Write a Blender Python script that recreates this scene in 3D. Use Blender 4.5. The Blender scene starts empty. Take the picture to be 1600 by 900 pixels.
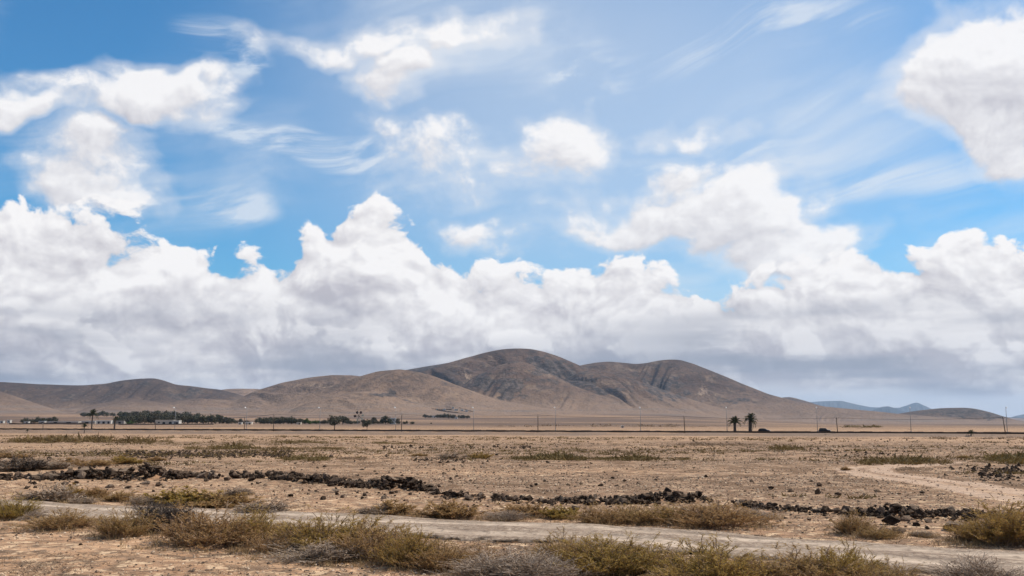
import bpy, math, random
import numpy as np
USE_HAZE = True
from mathutils import Vector, Matrix

# ------------------------------------------------------------------ camera
scene = bpy.context.scene
COL = scene.collection
F = 1556.0                      # focal length in photograph pixels (35 mm lens, 1600 px wide)
YH = 650.0                      # horizon row in the photograph
CAMZ = 2.2
PITCH = math.atan((YH - 450.0) / F)
cam_data = bpy.data.cameras.new('camera')
cam_data.sensor_width = 36.0
cam_data.lens = 36.0 * F / 1600.0
cam_data.clip_start = 0.1
cam_data.clip_end = 60000.0
cam = bpy.data.objects.new('camera', cam_data)
COL.objects.link(cam)
cam.location = (0, 0, CAMZ)
cam.rotation_euler = (math.pi / 2 + PITCH, 0, 0)
scene.camera = cam

SUN_AZ = math.radians(74.0)     # measured from straight ahead towards the right
SUN_EL = math.radians(50.0)
scene.view_settings.view_transform = 'Standard'
scene.view_settings.look = 'None'
scene.view_settings.gamma = 1.0
scene.view_settings.use_curve_mapping = False
scene.view_settings.exposure = 0.0
scene.cycles.use_denoising = True
scene.cycles.max_bounces = 6
scene.cycles.diffuse_bounces = 3
scene.cycles.transparent_max_bounces = 24
scene.cycles.volume_bounces = 0
scene.cycles.use_adaptive_sampling = True
scene.cycles.adaptive_threshold = 0.015
scene.cycles.adaptive_min_samples = 16


def ray(px, py):
    """direction of a photograph pixel in the world"""
    x = (px - 800.0) / F
    z = (450.0 - py) / F
    c, s = math.cos(PITCH), math.sin(PITCH)
    v = Vector((x, c - z * s, s + z * c))
    return v.normalized()


def azel(px, py):
    v = ray(px, py)
    return math.atan2(v.x, v.y), math.asin(v.z)


# ------------------------------------------------------------------ node helpers
class NT:
    """small helper that writes node trees as expressions"""
    def __init__(self, tree):
        self.t = tree

    def new(self, kind, **kw):
        n = self.t.nodes.new(kind)
        for k, v in kw.items():
            setattr(n, k, v)
        return n

    def put(self, sock, v):
        if v is None:
            return
        if isinstance(v, bpy.types.NodeSocket):
            self.t.links.new(v, sock)
        else:
            sock.default_value = v

    def m(self, op, a, b=None, c=None, clamp=False):
        n = self.new('ShaderNodeMath', operation=op, use_clamp=clamp)
        self.put(n.inputs[0], a)
        self.put(n.inputs[1], b)
        if c is not None:
            self.put(n.inputs[2], c)
        return n.outputs[0]

    def v(self, op, a, b=None, out=0):
        n = self.new('ShaderNodeVectorMath', operation=op)
        self.put(n.inputs[0], a)
        if op == 'SCALE':
            self.put(n.inputs['Scale'], b)
        else:
            self.put(n.inputs[1], b)
        return n.outputs['Value'] if op in ('DOT_PRODUCT', 'LENGTH') else n.outputs[0]

    def xyz(self, x, y, z):
        n = self.new('ShaderNodeCombineXYZ')
        for i, q in enumerate((x, y, z)):
            self.put(n.inputs[i], q)
        return n.outputs[0]

    def sep(self, v):
        n = self.new('ShaderNodeSeparateXYZ')
        self.put(n.inputs[0], v)
        return n.outputs[0], n.outputs[1], n.outputs[2]

    def noise(self, vec, scale, detail=4.0, rough=0.5, dist=0.0, lac=2.0, col=False, dim='3D'):
        n = self.new('ShaderNodeTexNoise', noise_dimensions=dim)
        self.put(n.inputs['Vector'], vec)
        self.put(n.inputs['Scale'], scale)
        self.put(n.inputs['Detail'], detail)
        self.put(n.inputs['Roughness'], rough)
        self.put(n.inputs['Lacunarity'], lac)
        self.put(n.inputs['Distortion'], dist)
        return n.outputs['Color'] if col else n.outputs['Fac']

    def voro(self, vec, scale, detail=0.0, rough=0.5, smooth=None, feature='F1', out='Distance', rand=1.0, dim='2D'):
        n = self.new('ShaderNodeTexVoronoi', voronoi_dimensions=dim, feature='SMOOTH_F1' if smooth else feature)
        self.put(n.inputs['Vector'], vec)
        self.put(n.inputs['Scale'], scale)
        if 'Detail' in n.inputs:
            self.put(n.inputs['Detail'], detail)
            self.put(n.inputs['Roughness'], rough)
        if smooth:
            self.put(n.inputs['Smoothness'], smooth)
        self.put(n.inputs['Randomness'], rand)
        return n.outputs[out]

    def ramp(self, x, lo, hi, a=0.0, b=1.0, smooth=True):
        n = self.new('ShaderNodeMapRange', interpolation_type='SMOOTHSTEP' if smooth else 'LINEAR')
        self.put(n.inputs[0], x)
        for i, q in enumerate((lo, hi, a, b)):
            self.put(n.inputs[i + 1], q)
        return n.outputs[0]

    def mix(self, f, a, b):
        n = self.new('ShaderNodeMix', data_type='RGBA')
        self.put(n.inputs[0], f)
        self.put(n.inputs[6], a if isinstance(a, bpy.types.NodeSocket) else (*a, 1.0))
        self.put(n.inputs[7], b if isinstance(b, bpy.types.NodeSocket) else (*b, 1.0))
        return n.outputs[2]

    def curve(self, x, pts, lo, hi):
        n = self.new('ShaderNodeFloatCurve')
        c = n.mapping.curves[0]
        n.mapping.use_clip = False
        pts = sorted(pts)
        q = [((p[0] - lo) / (hi - lo), p[1]) for p in pts]
        while len(c.points) < len(q):
            c.points.new(0.5, 0.5)
        for i, (a, b) in enumerate(q):
            c.points[i].location = (a, b)
            c.points[i].handle_type = 'AUTO_CLAMPED'
        n.mapping.update()
        self.put(n.inputs['Value'], self.ramp(x, lo, hi, 0.0, 1.0, smooth=False))
        return n.outputs[0]


# ------------------------------------------------------------------ sky and clouds
def build_sky():
    w = bpy.data.worlds.new('World')
    scene.world = w
    w.use_nodes = True
    t = w.node_tree
    t.nodes.clear()
    N = NT(t)
    out = N.new('ShaderNodeOutputWorld')
    bg = N.new('ShaderNodeBackground')
    bg.inputs['Strength'].default_value = 0.10
    t.links.new(bg.outputs[0], out.inputs[0])
    sky = N.new('ShaderNodeTexSky', sky_type='NISHITA')
    sky.sun_disc = False
    sky.sun_elevation = SUN_EL
    sky.sun_rotation = SUN_AZ
    sky.altitude = 100
    sky.air_density = 1.0
    sky.dust_density = 0.6
    sky.ozone_density = 2.2
    d = N.new('ShaderNodeTexCoord').outputs['Generated']
    x, y, z = N.sep(d)
    a0 = N.m('ARCTAN2', x, y)
    e0 = N.m('ARCSINE', z)
    inframe = N.m('MULTIPLY', N.ramp(N.m('ABSOLUTE', a0), 0.52, 0.75, 1.0, 0.0), N.ramp(e0, 0.42, 0.6, 1.0, 0.0))

    def ae(px, py):
        return azel(px, py)

    # outline of the top of the long cloud bank near the horizon: (column, row) of the photograph
    bank_px = [(-260, 330), (-120, 350), (-40, 318), (0, 303), (45, 300), (85, 316), (130, 326), (175, 318), (212, 312), (238, 330), (262, 352),
               (300, 374), (345, 388), (400, 380), (440, 380), (462, 362), (480, 336), (498, 330), (515, 338), (530, 305), (550, 292),
               (585, 286), (615, 296), (640, 318), (670, 345), (700, 370), (735, 398), (770, 410), (815, 408), (840, 400), (862, 390), (900, 384),
               (950, 380), (985, 378), (1020, 388), (1070, 392), (1105, 412), (1130, 430), (1160, 420), (1200, 404), (1250, 396), (1310, 380),
               (1345, 372), (1380, 372), (1415, 360), (1440, 362), (1470, 352), (1510, 346), (1545, 344), (1580, 356), (1620, 362), (1720, 320), (1860, 345)]
    LO, HI = -0.62, 0.62
    bank_pts = []
    for px, py in bank_px:
        aa, ee = ae(px, py)
        bank_pts.append((aa, ee))
    # second, nearer rank of cloud heads inside the bank
    bank2_px = [(-260, 470), (0, 440), (60, 400), (140, 420), (230, 505), (300, 470), (380, 440), (470, 455), (560, 440), (620, 470),
                (700, 480), (790, 450), (850, 440), (930, 470), (1000, 460), (1080, 500), (1170, 470), (1260, 455), (1330, 480),
                (1400, 440), (1480, 430), (1560, 450), (1620, 470), (1860, 460)]
    bank2_pts = [ae(*p) for p in bank2_px]

    def blobs(P, lst, warp):
        acc = None
        for (px, py, rx, ry, amp) in lst:
            ca, ce = ae(px, py)
            v = N.v('SUBTRACT', P, (ca, ce, 0.0))
            v = N.v('MULTIPLY', v, (F / rx, F / ry, 0.0))
            r2 = N.v('DOT_PRODUCT', v, v)
            b = N.m('MULTIPLY_ADD', r2, -amp, amp)
            acc = b if acc is None else N.m('SMOOTH_MAX', acc, b, 0.25)
        return acc

    # separate clouds above the bank: column, row, half width, half height, strength
    mid = [(40, 162, 90, 20, .75), (130, 150, 110, 26, .8), (250, 146, 130, 40, 1.05), (330, 136, 75, 30, .9),
           (490, 78, 95, 28, .8), (600, 62, 90, 28, .72), (720, 36, 115, 32, .85), (650, 105, 70, 42, .8), (620, 140, 70, 42, .7),
           (155, 245, 92, 56, .95), (152, 290, 92, 50, .9), (690, 250, 130, 58, .55), (862, 228, 70, 66, .95),
           (1075, 218, 85, 18, .36), (1575, 110, 140, 112, 1.8), (1520, 110, 90, 78, 1.2), (1470, 165, 70, 42, .9), (1600, 205, 70, 50, 1.0),
           (930, 345, 110, 34, .8), (1030, 340, 120, 42, 1.0), (1060, 290, 62, 36, .6), (1165, 335, 145, 64, 1.1), (1255, 385, 120, 66, 1.15), (760, 365, 95, 34, .45)]

    def density(a, e, q):
        """densities of the bank, its nearer rank and the clouds above, at one direction"""
        base = N.xyz(a, N.m('MULTIPLY', e, 1.3), 0.0)
        w1 = N.noise(base, 8.0, 3.0 if q else 2.0, 0.55, col=True, dim='2D')
        w1 = N.v('MULTIPLY', N.v('SUBTRACT', w1, (0.5, 0.5, 0.5)), (0.115, 0.085, 0.0))
        P = N.v('ADD', N.xyz(a, e, 0.0), w1)
        fb = N.m('SUBTRACT', N.noise(N.v('ADD', base, N.v('SCALE', w1, 0.35)), 15.0, (9.0, 7.0, 4.0)[2 - q], 0.62, dim='2D'), 0.5)
        lump = N.m('SUBTRACT', 0.40, N.voro(N.v('ADD', base, N.v('SCALE', w1, 0.55)), 13.0, (3.5, 2.5, 1.0)[2 - q], 0.5, smooth=0.5))
        pa, pe, _ = N.sep(P)
        wig = N.m('MULTIPLY', N.m('MULTIPLY', N.m('SUBTRACT', N.noise(base, 3.6, 1.0, 0.5, dim='2D'), 0.5), 0.20), outside)
        mixa = N.m('MULTIPLY_ADD', N.m('SUBTRACT', pa, a), 0.30, a)
        mixe = N.m('MULTIPLY_ADD', N.m('SUBTRACT', pe, e), 0.30, e)
        up = N.m('SUBTRACT', wig, mixe)
        tops = N.m('ADD', N.curve(mixa, bank_pts, LO, HI), 0.007)
        det = N.m('MULTIPLY_ADD', fb, 1.25, N.m('MULTIPLY', lump, 0.75))
        D1 = N.m('ADD', N.m('MINIMUM', N.m('MULTIPLY', N.m('ADD', tops, up), 15.0), 1.3), det)
        tops2 = N.curve(mixa, bank2_pts, LO, HI)
        det2 = N.m('MULTIPLY_ADD', fb, 1.2, N.m('MULTIPLY', lump, 1.6))
        D2 = N.m('ADD', N.m('MINIMUM', N.m('MULTIPLY', N.m('ADD', tops2, up), 15.0), 0.8), det2)
        B = blobs(P, mid, None)
        gen = N.m('MULTIPLY', N.m('SUBTRACT', N.noise(base, 3.0, 1.0, 0.5, dim='2D'), 0.56), 5.0)
        B = N.m('ADD', N.m('MULTIPLY', N.m('MAXIMUM', B, -1.5), inframe), N.m('MULTIPLY', gen, outside))
        D3 = N.m('ADD', B, N.m('MULTIPLY_ADD', fb, 1.9, N.m('MULTIPLY', lump, 0.6)))
        return D1, D2, D3

    outside = N.m('SUBTRACT', 1.0, inframe)
    A = density(a0, e0, 2)
    S1 = density(N.m('ADD', a0, 0.0045), N.m('ADD', e0, 0.008), 1)
    S2 = density(N.m('ADD', a0, 0.018), N.m('ADD', e0, 0.034), 0)

    def lit(i, base, k1, k2):
        r1 = N.m('SUBTRACT', A[i], S1[i])
        r2 = N.m('SUBTRACT', A[i], S2[i])
        return N.m('MULTIPLY_ADD', r2, k2, N.m('MULTIPLY_ADD', r1, k1, base), clamp=True)

    UN = 10.0   # radiance units of the Nishita sky at background strength 0.1
    white = (0.98 * UN, 0.965 * UN, 0.965 * UN)
    grey_hi = (0.545 * UN, 0.53 * UN, 0.58 * UN)
    grey_lo = (0.33 * UN, 0.36 * UN, 0.44 * UN)
    # flat streaked undersides low in the bank
    fl = N.xyz(a0, N.m('MULTIPLY', e0, 5.5), 0.0)
    streak = N.noise(fl, 4.5, 5.0, 0.52, dim='2D')
    streak2 = N.noise(N.v('ADD', fl, (3.1, 1.7, 0.0)), 2.8, 3.0, 0.5, dim='2D')
    low = N.ramp(N.m('MULTIPLY_ADD', N.m('SUBTRACT', streak2, 0.5), 0.10, e0), 0.042, 0.128, 1.0, 0.0)
    gap = N.ramp(N.m('MULTIPLY_ADD', e0, -13.0, streak2), 0.12, 0.32)   # brighter gap right on the horizon
    under = N.mix(N.m('MULTIPLY', low, N.ramp(streak, 0.36, 0.60, 1.0, 0.3)), grey_hi, grey_lo)

    # high thin cirrus
    ca, cb = math.cos(0.22), math.sin(0.22)
    cu = N.m('ADD', N.m('MULTIPLY', a0, ca), N.m('MULTIPLY', e0, cb))
    cv = N.m('SUBTRACT', N.m('MULTIPLY', e0, ca), N.m('MULTIPLY', a0, cb))
    wv = N.noise(N.xyz(cu, cv, 0.0), 3.5, 2.0, 0.5, col=True, dim='2D')
    cvec = N.v('ADD', N.xyz(cu, N.m('MULTIPLY', cv, 3.4), 0.0), N.v('SCALE', wv, 0.30))
    c1 = N.noise(cvec, 4.2, 8.0, 0.56, dim='2D')
    c2 = N.noise(N.xyz(a0, N.m('MULTIPLY', e0, 1.6), 0.0), 4.6, 2.0, 0.5, dim='2D')
    cir = N.m('MULTIPLY', N.ramp(c1, 0.38, 0.86), N.ramp(c2, 0.34, 0.66, 0.12, 1.0))
    veil = N.ramp(N.v('LENGTH', N.v('MULTIPLY', N.v('SUBTRACT', N.xyz(a0, e0, 0.0), (0.10, 0.30, 0.0)), (2.9, 4.6, 0.0))), 0.2, 1.45, 0.46, 0.0)
    cir = N.m('MINIMUM', N.m('MULTIPLY_ADD', cir, 0.52, veil), 0.70)
    c3 = N.noise(N.v('ADD', N.xyz(cu, N.m('MULTIPLY', cv, 6.5), 0.0), N.v('SCALE', wv, 0.55)), 4.0, 9.0, 0.6, dim='2D')
    wisps = blobs(N.v('ADD', N.xyz(a0, e0, 0.0), N.v('MULTIPLY', N.v('SUBTRACT', wv, (0.5, 0.5, 0.5)), (0.22, 0.12, 0.0))),
                  [(500, 238, 300, 34, 1.0), (310, 72, 85, 48, 1.0), (360, 345, 130, 34, .9), (1130, 235, 260, 40, .7), (1180, 75, 190, 34, .8), (1400, 290, 220, 34, .6), (900, 110, 170, 70, .6)], None)
    cir = N.m('MULTIPLY_ADD', N.m('MULTIPLY', N.ramp(wisps, 0.0, 0.9), N.ramp(c3, 0.42, 0.68)), 0.85, cir)
    cir = N.m('MINIMUM', cir, 0.78)
    tint = N.new('ShaderNodeMix', data_type='RGBA', blend_type='MULTIPLY')
    tint.inputs[0].default_value = 1.0
    N.put(tint.inputs[6], sky.outputs[0])
    tint.inputs[7].default_value = SKY_TINT
    col = N.mix(cir, tint.outputs[2], (0.76 * UN, 0.82 * UN, 0.90 * UN))

    # clouds above the bank, each with a thin torn veil around it
    ragged = N.m('MULTIPLY_ADD', N.m('SUBTRACT', c1, 0.5), 2.2, A[2])
    col = N.mix(N.ramp(ragged, -0.85, 0.5, 0.0, 0.48), col, (0.86 * UN, 0.87 * UN, 0.90 * UN))
    l3 = lit(2, 0.66, 0.65, 0.24)
    col = N.mix(N.m('MULTIPLY', N.ramp(A[2], -0.06, 0.52), 0.92), col, N.mix(l3, grey_hi, white))
    # the bank and its nearer rank
    dim = N.m('SUBTRACT', 1.0, N.m('MULTIPLY', low, N.ramp(streak, 0.36, 0.62, 0.92, 0.35)))
    l1 = N.m('MULTIPLY', lit(0, 0.47, 1.25, 0.50), dim)
    col = N.mix(N.ramp(A[0], 0.04, 0.19), col, N.mix(l1, under, white))
    l2 = N.m('MULTIPLY', lit(1, 0.36, 1.30, 0.62), dim)
    col = N.mix(N.ramp(A[1], 0.10, 0.30, 0.0, 0.9), col, N.mix(l2, under, white))
    col = N.mix(N.m('MULTIPLY', gap, 0.62), col, (0.80 * UN, 0.82 * UN, 0.86 * UN))
    t.links.new(col, bg.inputs['Color'])
    w.cycles.sampling_method = 'MANUAL'
    w.cycles.sample_map_resolution = 512


SKY_TINT = (0.47, 1.06, 1.36, 1.0)
build_sky()

sun_data = bpy.data.lights.new('sun', 'SUN')
sun_data.energy = 5.0
sun_data.angle = math.radians(0.53)
sun_data.color = (1.0, 0.94, 0.84)
sun = bpy.data.objects.new('sun', sun_data)
COL.objects.link(sun)
to_sun = Vector((math.sin(SUN_AZ) * math.cos(SUN_EL), math.cos(SUN_AZ) * math.cos(SUN_EL), math.sin(SUN_EL)))
sun.rotation_euler = to_sun.to_track_quat('Z', 'Y').to_euler()
sun.location = (40, 30, 80)

# ------------------------------------------------------------------ general helpers
rng = np.random.default_rng(11)
random.seed(11)


def hash2(ix, iy, seed):
    h = (ix.astype(np.int64) * 374761393 + iy.astype(np.int64) * 668265263 + seed * 144665) & 0x7fffffff
    h = ((h ^ (h >> 13)) * 1274126177) & 0x7fffffff
    h = h ^ (h >> 16)
    return (h & 0xffff) / 65535.0


def vnoise(x, y, seed=0):
    x = np.asarray(x, float); y = np.asarray(y, float)
    ix = np.floor(x); iy = np.floor(y)
    fx = x - ix; fy = y - iy
    ux = fx * fx * fx * (fx * (fx * 6 - 15) + 10)
    uy = fy * fy * fy * (fy * (fy * 6 - 15) + 10)
    a = hash2(ix, iy, seed); b = hash2(ix + 1, iy, seed)
    c = hash2(ix, iy + 1, seed); d = hash2(ix + 1, iy + 1, seed)
    return (a + (b - a) * ux) * (1 - uy) + (c + (d - c) * ux) * uy


def fbm(x, y, octv=4, seed=0, gain=0.5):
    s = 0.0; amp = 1.0; tot = 0.0
    for i in range(octv):
        s = s + amp * vnoise(np.asarray(x) * 2 ** i + 17.3 * i, np.asarray(y) * 2 ** i - 9.1 * i, seed + i)
        tot += amp
        amp *= gain
    return s / tot


def sstep(a, b, x):
    t = np.clip((np.asarray(x, float) - a) / (b - a), 0, 1)
    return t * t * (3 - 2 * t)


def road_line(X):
    return 411.0 - 0.37 * np.asarray(X, float)


def road_top(X):
    return -4.05 - 0.0037 * (road_line(X) - 426.0)


def zg(X, Y):
    """height of the ground"""
    X = np.asarray(X, float); Y = np.asarray(Y, float)
    r = np.hypot(X, Y)
    Xc = np.clip(X, -320, 260)
    yr = road_line(Xc)
    cl = 1.0 / math.hypot(1, 0.37)
    t = (Y - road_line(X)) * cl
    f = Y / yr
    near = -0.008 * np.clip(Y, -60, 600) - 2.2 * sstep(0.30, 0.88, f)
    near = near + 0.16 * (fbm(X / 9.0, Y / 9.0, 3, 5) - 0.5) * sstep(4, 12, r) + 0.09 * (fbm(X / 1.3, Y / 1.3, 3, 8) - 0.5)
    near = near + 0.5 * (fbm(X / 60.0, Y / 60.0, 2, 3) - 0.5) * sstep(50, 120, r) * (1 - sstep(0.7, 0.9, f))
    plain = -4.25 + 0.35 * (fbm(X / 70.0, Y / 50.0, 3, 21) - 0.5)
    apron = 0.0075 * np.clip(r - 1300, 0, 1500) + 0.004 * np.clip(r - 2800, 0, 3000)
    plain = plain + apron + 5.0 * (fbm(X / 400.0, Y / 260.0, 3, 31) - 0.5) * sstep(900, 2000, r)
    # to the far right the plain falls gently away towards the sea
    side = sstep(0.10, 0.34, np.arctan2(X, Y)) * (Y > 0)
    plain = plain - apron * side - 0.0068 * np.clip(r - 600, 0, 4400) * side
    w = sstep(-9.0, -3.4, t)
    bank = (road_top(Xc) - 0.12) * (1 - sstep(8, 40, t)) + plain * sstep(8, 40, t)
    return near * (1 - w) + bank * w


def zgs(x, y):
    return float(zg(np.array([x]), np.array([y]))[0])


def Gv(px, py):
    """ground points seen at photograph pixels, for arrays of columns and rows in front of the road"""
    px = np.asarray(px, float); py = np.asarray(py, float)
    x = (px - 800.0) / F
    z = (450.0 - py) / F
    c, s = math.cos(PITCH), math.sin(PITCH)
    kx = x / (c - z * s)
    kz = (s + z * c) / (c - z * s)
    Y = (CAMZ + 0.3) / np.maximum(-kz - 0.008, 0.004)
    Y = np.clip(Y, 3, 420)
    for _ in range(9):
        zz = zg(kx * Y, Y)
        Yn = np.clip((zz - CAMZ) / np.minimum(kz, -0.004), 2, 1500)
        Y = 0.35 * Y + 0.65 * Yn
    return np.stack([kx * Y, Y, zg(kx * Y, Y)], -1)


def G(px, py):
    return Vector(Gv(np.array([px]), np.array([py]))[0])


def at_depth(px, Y):
    x = (px - 800.0) / F * Y / math.cos(PITCH) * 1.0
    return Vector((x, Y, zgs(x, Y)))


def road_pt(px, off):
    """point on the road's course at a photograph column; off = metres beyond the near edge"""
    k = (px - 800.0) / (F * 0.9947)
    o = off * math.hypot(1, 0.37)
    Y = (411.0 + o) / (1 + 0.37 * k)
    X = k * Y
    return Vector((X, Y, zgs(X, Y)))


def mesh(name, verts, faces, mats=(), smooth=False, mi=None):
    me = bpy.data.meshes.new(name)
    verts = np.asarray(verts, np.float32)
    if isinstance(faces, np.ndarray):
        nf, k = faces.shape
        me.vertices.add(len(verts))
        me.vertices.foreach_set('co', verts.ravel())
        me.loops.add(nf * k)
        me.loops.foreach_set('vertex_index', faces.astype(np.int32).ravel())
        me.polygons.add(nf)
        me.polygons.foreach_set('loop_start', np.arange(0, nf * k, k, dtype=np.int32))
        me.polygons.foreach_set('loop_total', np.full(nf, k, np.int32))
        me.update(calc_edges=True)
    else:
        me.from_pydata([tuple(map(float, v)) for v in verts], [], faces)
    for m in mats:
        me.materials.append(m)
    if mi is not None:
        me.polygons.foreach_set('material_index', np.asarray(mi, np.int32))
    me.polygons.foreach_set('use_smooth', np.full(len(me.polygons), smooth))
    me.update()
    return me


def attr(me, name, vals):
    a = me.attributes.new(name, 'FLOAT', 'POINT')
    a.data.foreach_set('value', np.asarray(vals, np.float32))


def obj(name, me, parent=None, loc=None):
    o = bpy.data.objects.new(name, me)
    COL.objects.link(o)
    if parent is not None:
        o.parent = parent
    if loc is not None:
        o.location = loc
    return o


def empty(name, loc, rz=0.0, scale=None):
    o = bpy.data.objects.new(name, None)
    o.empty_display_size = 0.2
    COL.objects.link(o)
    o.location = loc
    o.rotation_euler = (0, 0, rz)
    if scale is not None:
        o.scale = scale
    return o


def tag(o, label, cat, group=None):
    o['label'] = label
    o['category'] = cat
    o['kind'] = 'thing'
    if group:
        o['group'] = group
    return o


class MB:
    """collects simple solids into one mesh"""
    def __init__(self):
        self.v = []; self.f = []

    def add(self, vs, fs):
        n = len(self.v)
        self.v += [tuple(q) for q in vs]
        self.f += [tuple(i + n for i in q) for q in fs]

    def box(self, x0, x1, y0, y1, z0, z1):
        self.add([(x0, y0, z0), (x1, y0, z0), (x1, y1, z0), (x0, y1, z0), (x0, y0, z1), (x1, y0, z1), (x1, y1, z1), (x0, y1, z1)],
                 [(3, 2, 1, 0), (4, 5, 6, 7), (0, 1, 5, 4), (1, 2, 6, 5), (2, 3, 7, 6), (3, 0, 4, 7)])

    def tube(self, pts, rads, n=8, cap=True):
        pts = [Vector(p) for p in pts]
        rings = []
        for i, p in enumerate(pts):
            a = pts[min(i + 1, len(pts) - 1)] - pts[max(i - 1, 0)]
            a.normalize()
            u = a.cross(Vector((0, 1, 0.001)))
            if u.length < 0.05:
                u = a.cross(Vector((1, 0, 0)))
            u.normalize()
            w = a.cross(u)
            rings.append([p + (u * math.cos(2 * math.pi * k / n) + w * math.sin(2 * math.pi * k / n)) * rads[i] for k in range(n)])
        vs = [q for r_ in rings for q in r_]
        fs = []
        for i in range(len(pts) - 1):
            for k in range(n):
                fs.append((i * n + k, i * n + (k + 1) % n, (i + 1) * n + (k + 1) % n, (i + 1) * n + k))
        if cap:
            fs.append(tuple(range(n))[::-1])
            fs.append(tuple((len(pts) - 1) * n + k for k in range(n)))
        self.add(vs, fs)

    def prism(self, prof, y0, y1):
        """profile in x,z extruded along y"""
        n = len(prof)
        vs = [(x, y0, z) for x, z in prof] + [(x, y1, z) for x, z in prof]
        fs = [tuple(range(n)), tuple(range(2 * n - 1, n - 1, -1))]
        for i in range(n):
            j = (i + 1) % n
            fs.append((j, i, n + i, n + j))
        self.add(vs, fs)

    def mesh(self, name, mat, smooth=False):
        return mesh(name, self.v, self.f, [mat], smooth)

    def build(self, name, mat, parent=None, smooth=False):
        return obj(name, self.mesh(name, mat, smooth), parent)


# ------------------------------------------------------------------ materials
def material(name):
    m = bpy.data.materials.new(name)
    m.use_nodes = True
    t = m.node_tree
    t.nodes.clear()
    N = NT(t)
    out = N.new('ShaderNodeOutputMaterial')
    b = N.new('ShaderNodeBsdfPrincipled')
    b.inputs['Roughness'].default_value = 0.9
    b.inputs['Specular IOR Level'].default_value = 0.15
    t.links.new(b.outputs[0], out.inputs[0])
    return m, N, b, out


def bump(N, b, h, strength, dist):
    n = N.new('ShaderNodeBump')
    n.inputs['Strength'].default_value = strength
    n.inputs['Distance'].default_value = dist
    N.put(n.inputs['Height'], h)
    N.t.links.new(n.outputs[0], b.inputs['Normal'])


def plain_mat(name, col, rough=0.8, var=0.25, scale=3.0, metal=0.0):
    m, N, b, _ = material(name)
    tc = N.new('ShaderNodeTexCoord').outputs['Object']
    n = N.noise(tc, scale, 5.0, 0.6)
    dark = tuple(c * (1 - var) for c in col)
    lite = tuple(min(1, c * (1 + var)) for c in col)
    N.put(b.inputs['Base Color'], N.mix(n, dark, lite))
    b.inputs['Roughness'].default_value = rough
    b.inputs['Metallic'].default_value = metal
    return m


def pos(N):
    return N.new('ShaderNodeNewGeometry').outputs['Position']


def attr_node(N, name):
    n = N.new('ShaderNodeAttribute')
    n.attribute_name = name
    return n.outputs['Fac']


def rnd(N):
    return N.new('ShaderNodeObjectInfo').outputs['Random']


def ground_material():
    m, N, b, _ = material('sandy_ground')
    p = pos(N)
    px_, py_, pz_ = N.sep(p)
    flat = N.xyz(px_, py_, 0.0)
    far = N.xyz(N.m('MULTIPLY', px_, 0.8), N.m('MULTIPLY', py_, 1.5), 0.0)
    sand = N.mix(N.ramp(N.noise(flat, 0.35, 5.0, 0.6), 0.35, 0.65), (0.385, 0.211, 0.114), (0.515, 0.303, 0.170))
    # broad patches of darker earth
    big = N.noise(far, 0.030, 5.0, 0.6)
    sand = N.mix(N.ramp(big, 0.42, 0.58, 0.0, 0.75), sand, (0.24, 0.137, 0.08))
    # crust and litter
    fine = N.noise(N.xyz(N.m('MULTIPLY', px_, 0.8), py_, 0.0), 2.6, 7.0, 0.70)
    patch = N.noise(flat, 0.5, 3.0, 0.5)
    sand = N.mix(N.m('MULTIPLY', N.ramp(fine, 0.44, 0.56), N.ramp(patch, 0.36, 0.60, 0.5, 0.95)), sand, (0.135, 0.084, 0.050))
    pale = N.noise(N.v('ADD', flat, (31.0, 7.0, 0.0)), 2.3, 7.0, 0.70)
    sand = N.mix(N.m('MULTIPLY', N.ramp(pale, 0.52, 0.60), N.ramp(attr_node(N, 'gravel'), 0.2, 0.7, 0.85, 0.45)), sand, (0.69, 0.47, 0.285))
    # gravel
    gr = attr_node(N, 'gravel')
    cells = N.voro(flat, 6.0, 0.0, 0.5, out='Color')
    cd = N.voro(flat, 6.0, 0.0, 0.5)
    cr = N.sep(cells)[0]
    stone = N.mix(cr, (0.12, 0.08, 0.055), (0.56, 0.40, 0.27))
    sand = N.mix(N.m('MULTIPLY', N.m('MULTIPLY', gr, 0.85), N.ramp(cd, 0.45, 0.30)), sand, stone)
    mott = N.noise(N.xyz(N.m('MULTIPLY', px_, 0.55), N.m('MULTIPLY', py_, 0.42), 0.0), 1.0, 8.0, 0.74)
    sand = N.mix(N.m('MULTIPLY', N.ramp(gr, 0.1, 0.6), N.ramp(mott, 0.44, 0.56, 0.0, 0.9)), sand, (0.145, 0.082, 0.043))
    # faint wheel track
    sand = N.mix(N.m('MULTIPLY', attr_node(N, 'path'), 0.72), sand, N.mix(N.noise(flat, 2.0, 4.0, 0.6), (0.42, 0.285, 0.20), (0.52, 0.365, 0.26)))
    # beyond the road the plain is streaked with brown and grey strips
    strip = N.noise(N.xyz(N.m('MULTIPLY', px_, 0.0016), N.m('MULTIPLY', py_, 0.0022), 0.0), 1.0, 5.0, 0.62)
    beyond = N.ramp(py_, 420, 800)
    sand = N.mix(N.m('MULTIPLY', beyond, N.ramp(strip, 0.40, 0.54, 0.30, 0.95)), sand, (0.115, 0.073, 0.051))
    # darker brown along the near slope of the roadside bank
    sand = N.mix(attr_node(N, 'bank_brown'), sand, N.mix(N.noise(flat, 0.8, 5.0, 0.65), (0.12, 0.085, 0.065), (0.24, 0.17, 0.125)))
    N.put(b.inputs['Base Color'], sand)
    b.inputs['Roughness'].default_value = 0.95
    h = N.m('ADD', N.m('MULTIPLY', fine, 0.6), N.m('MULTIPLY', N.noise(flat, 22.0, 3.0, 0.6), 0.35))
    bump(N, b, h, 0.9, 0.06)
    return m


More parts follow.
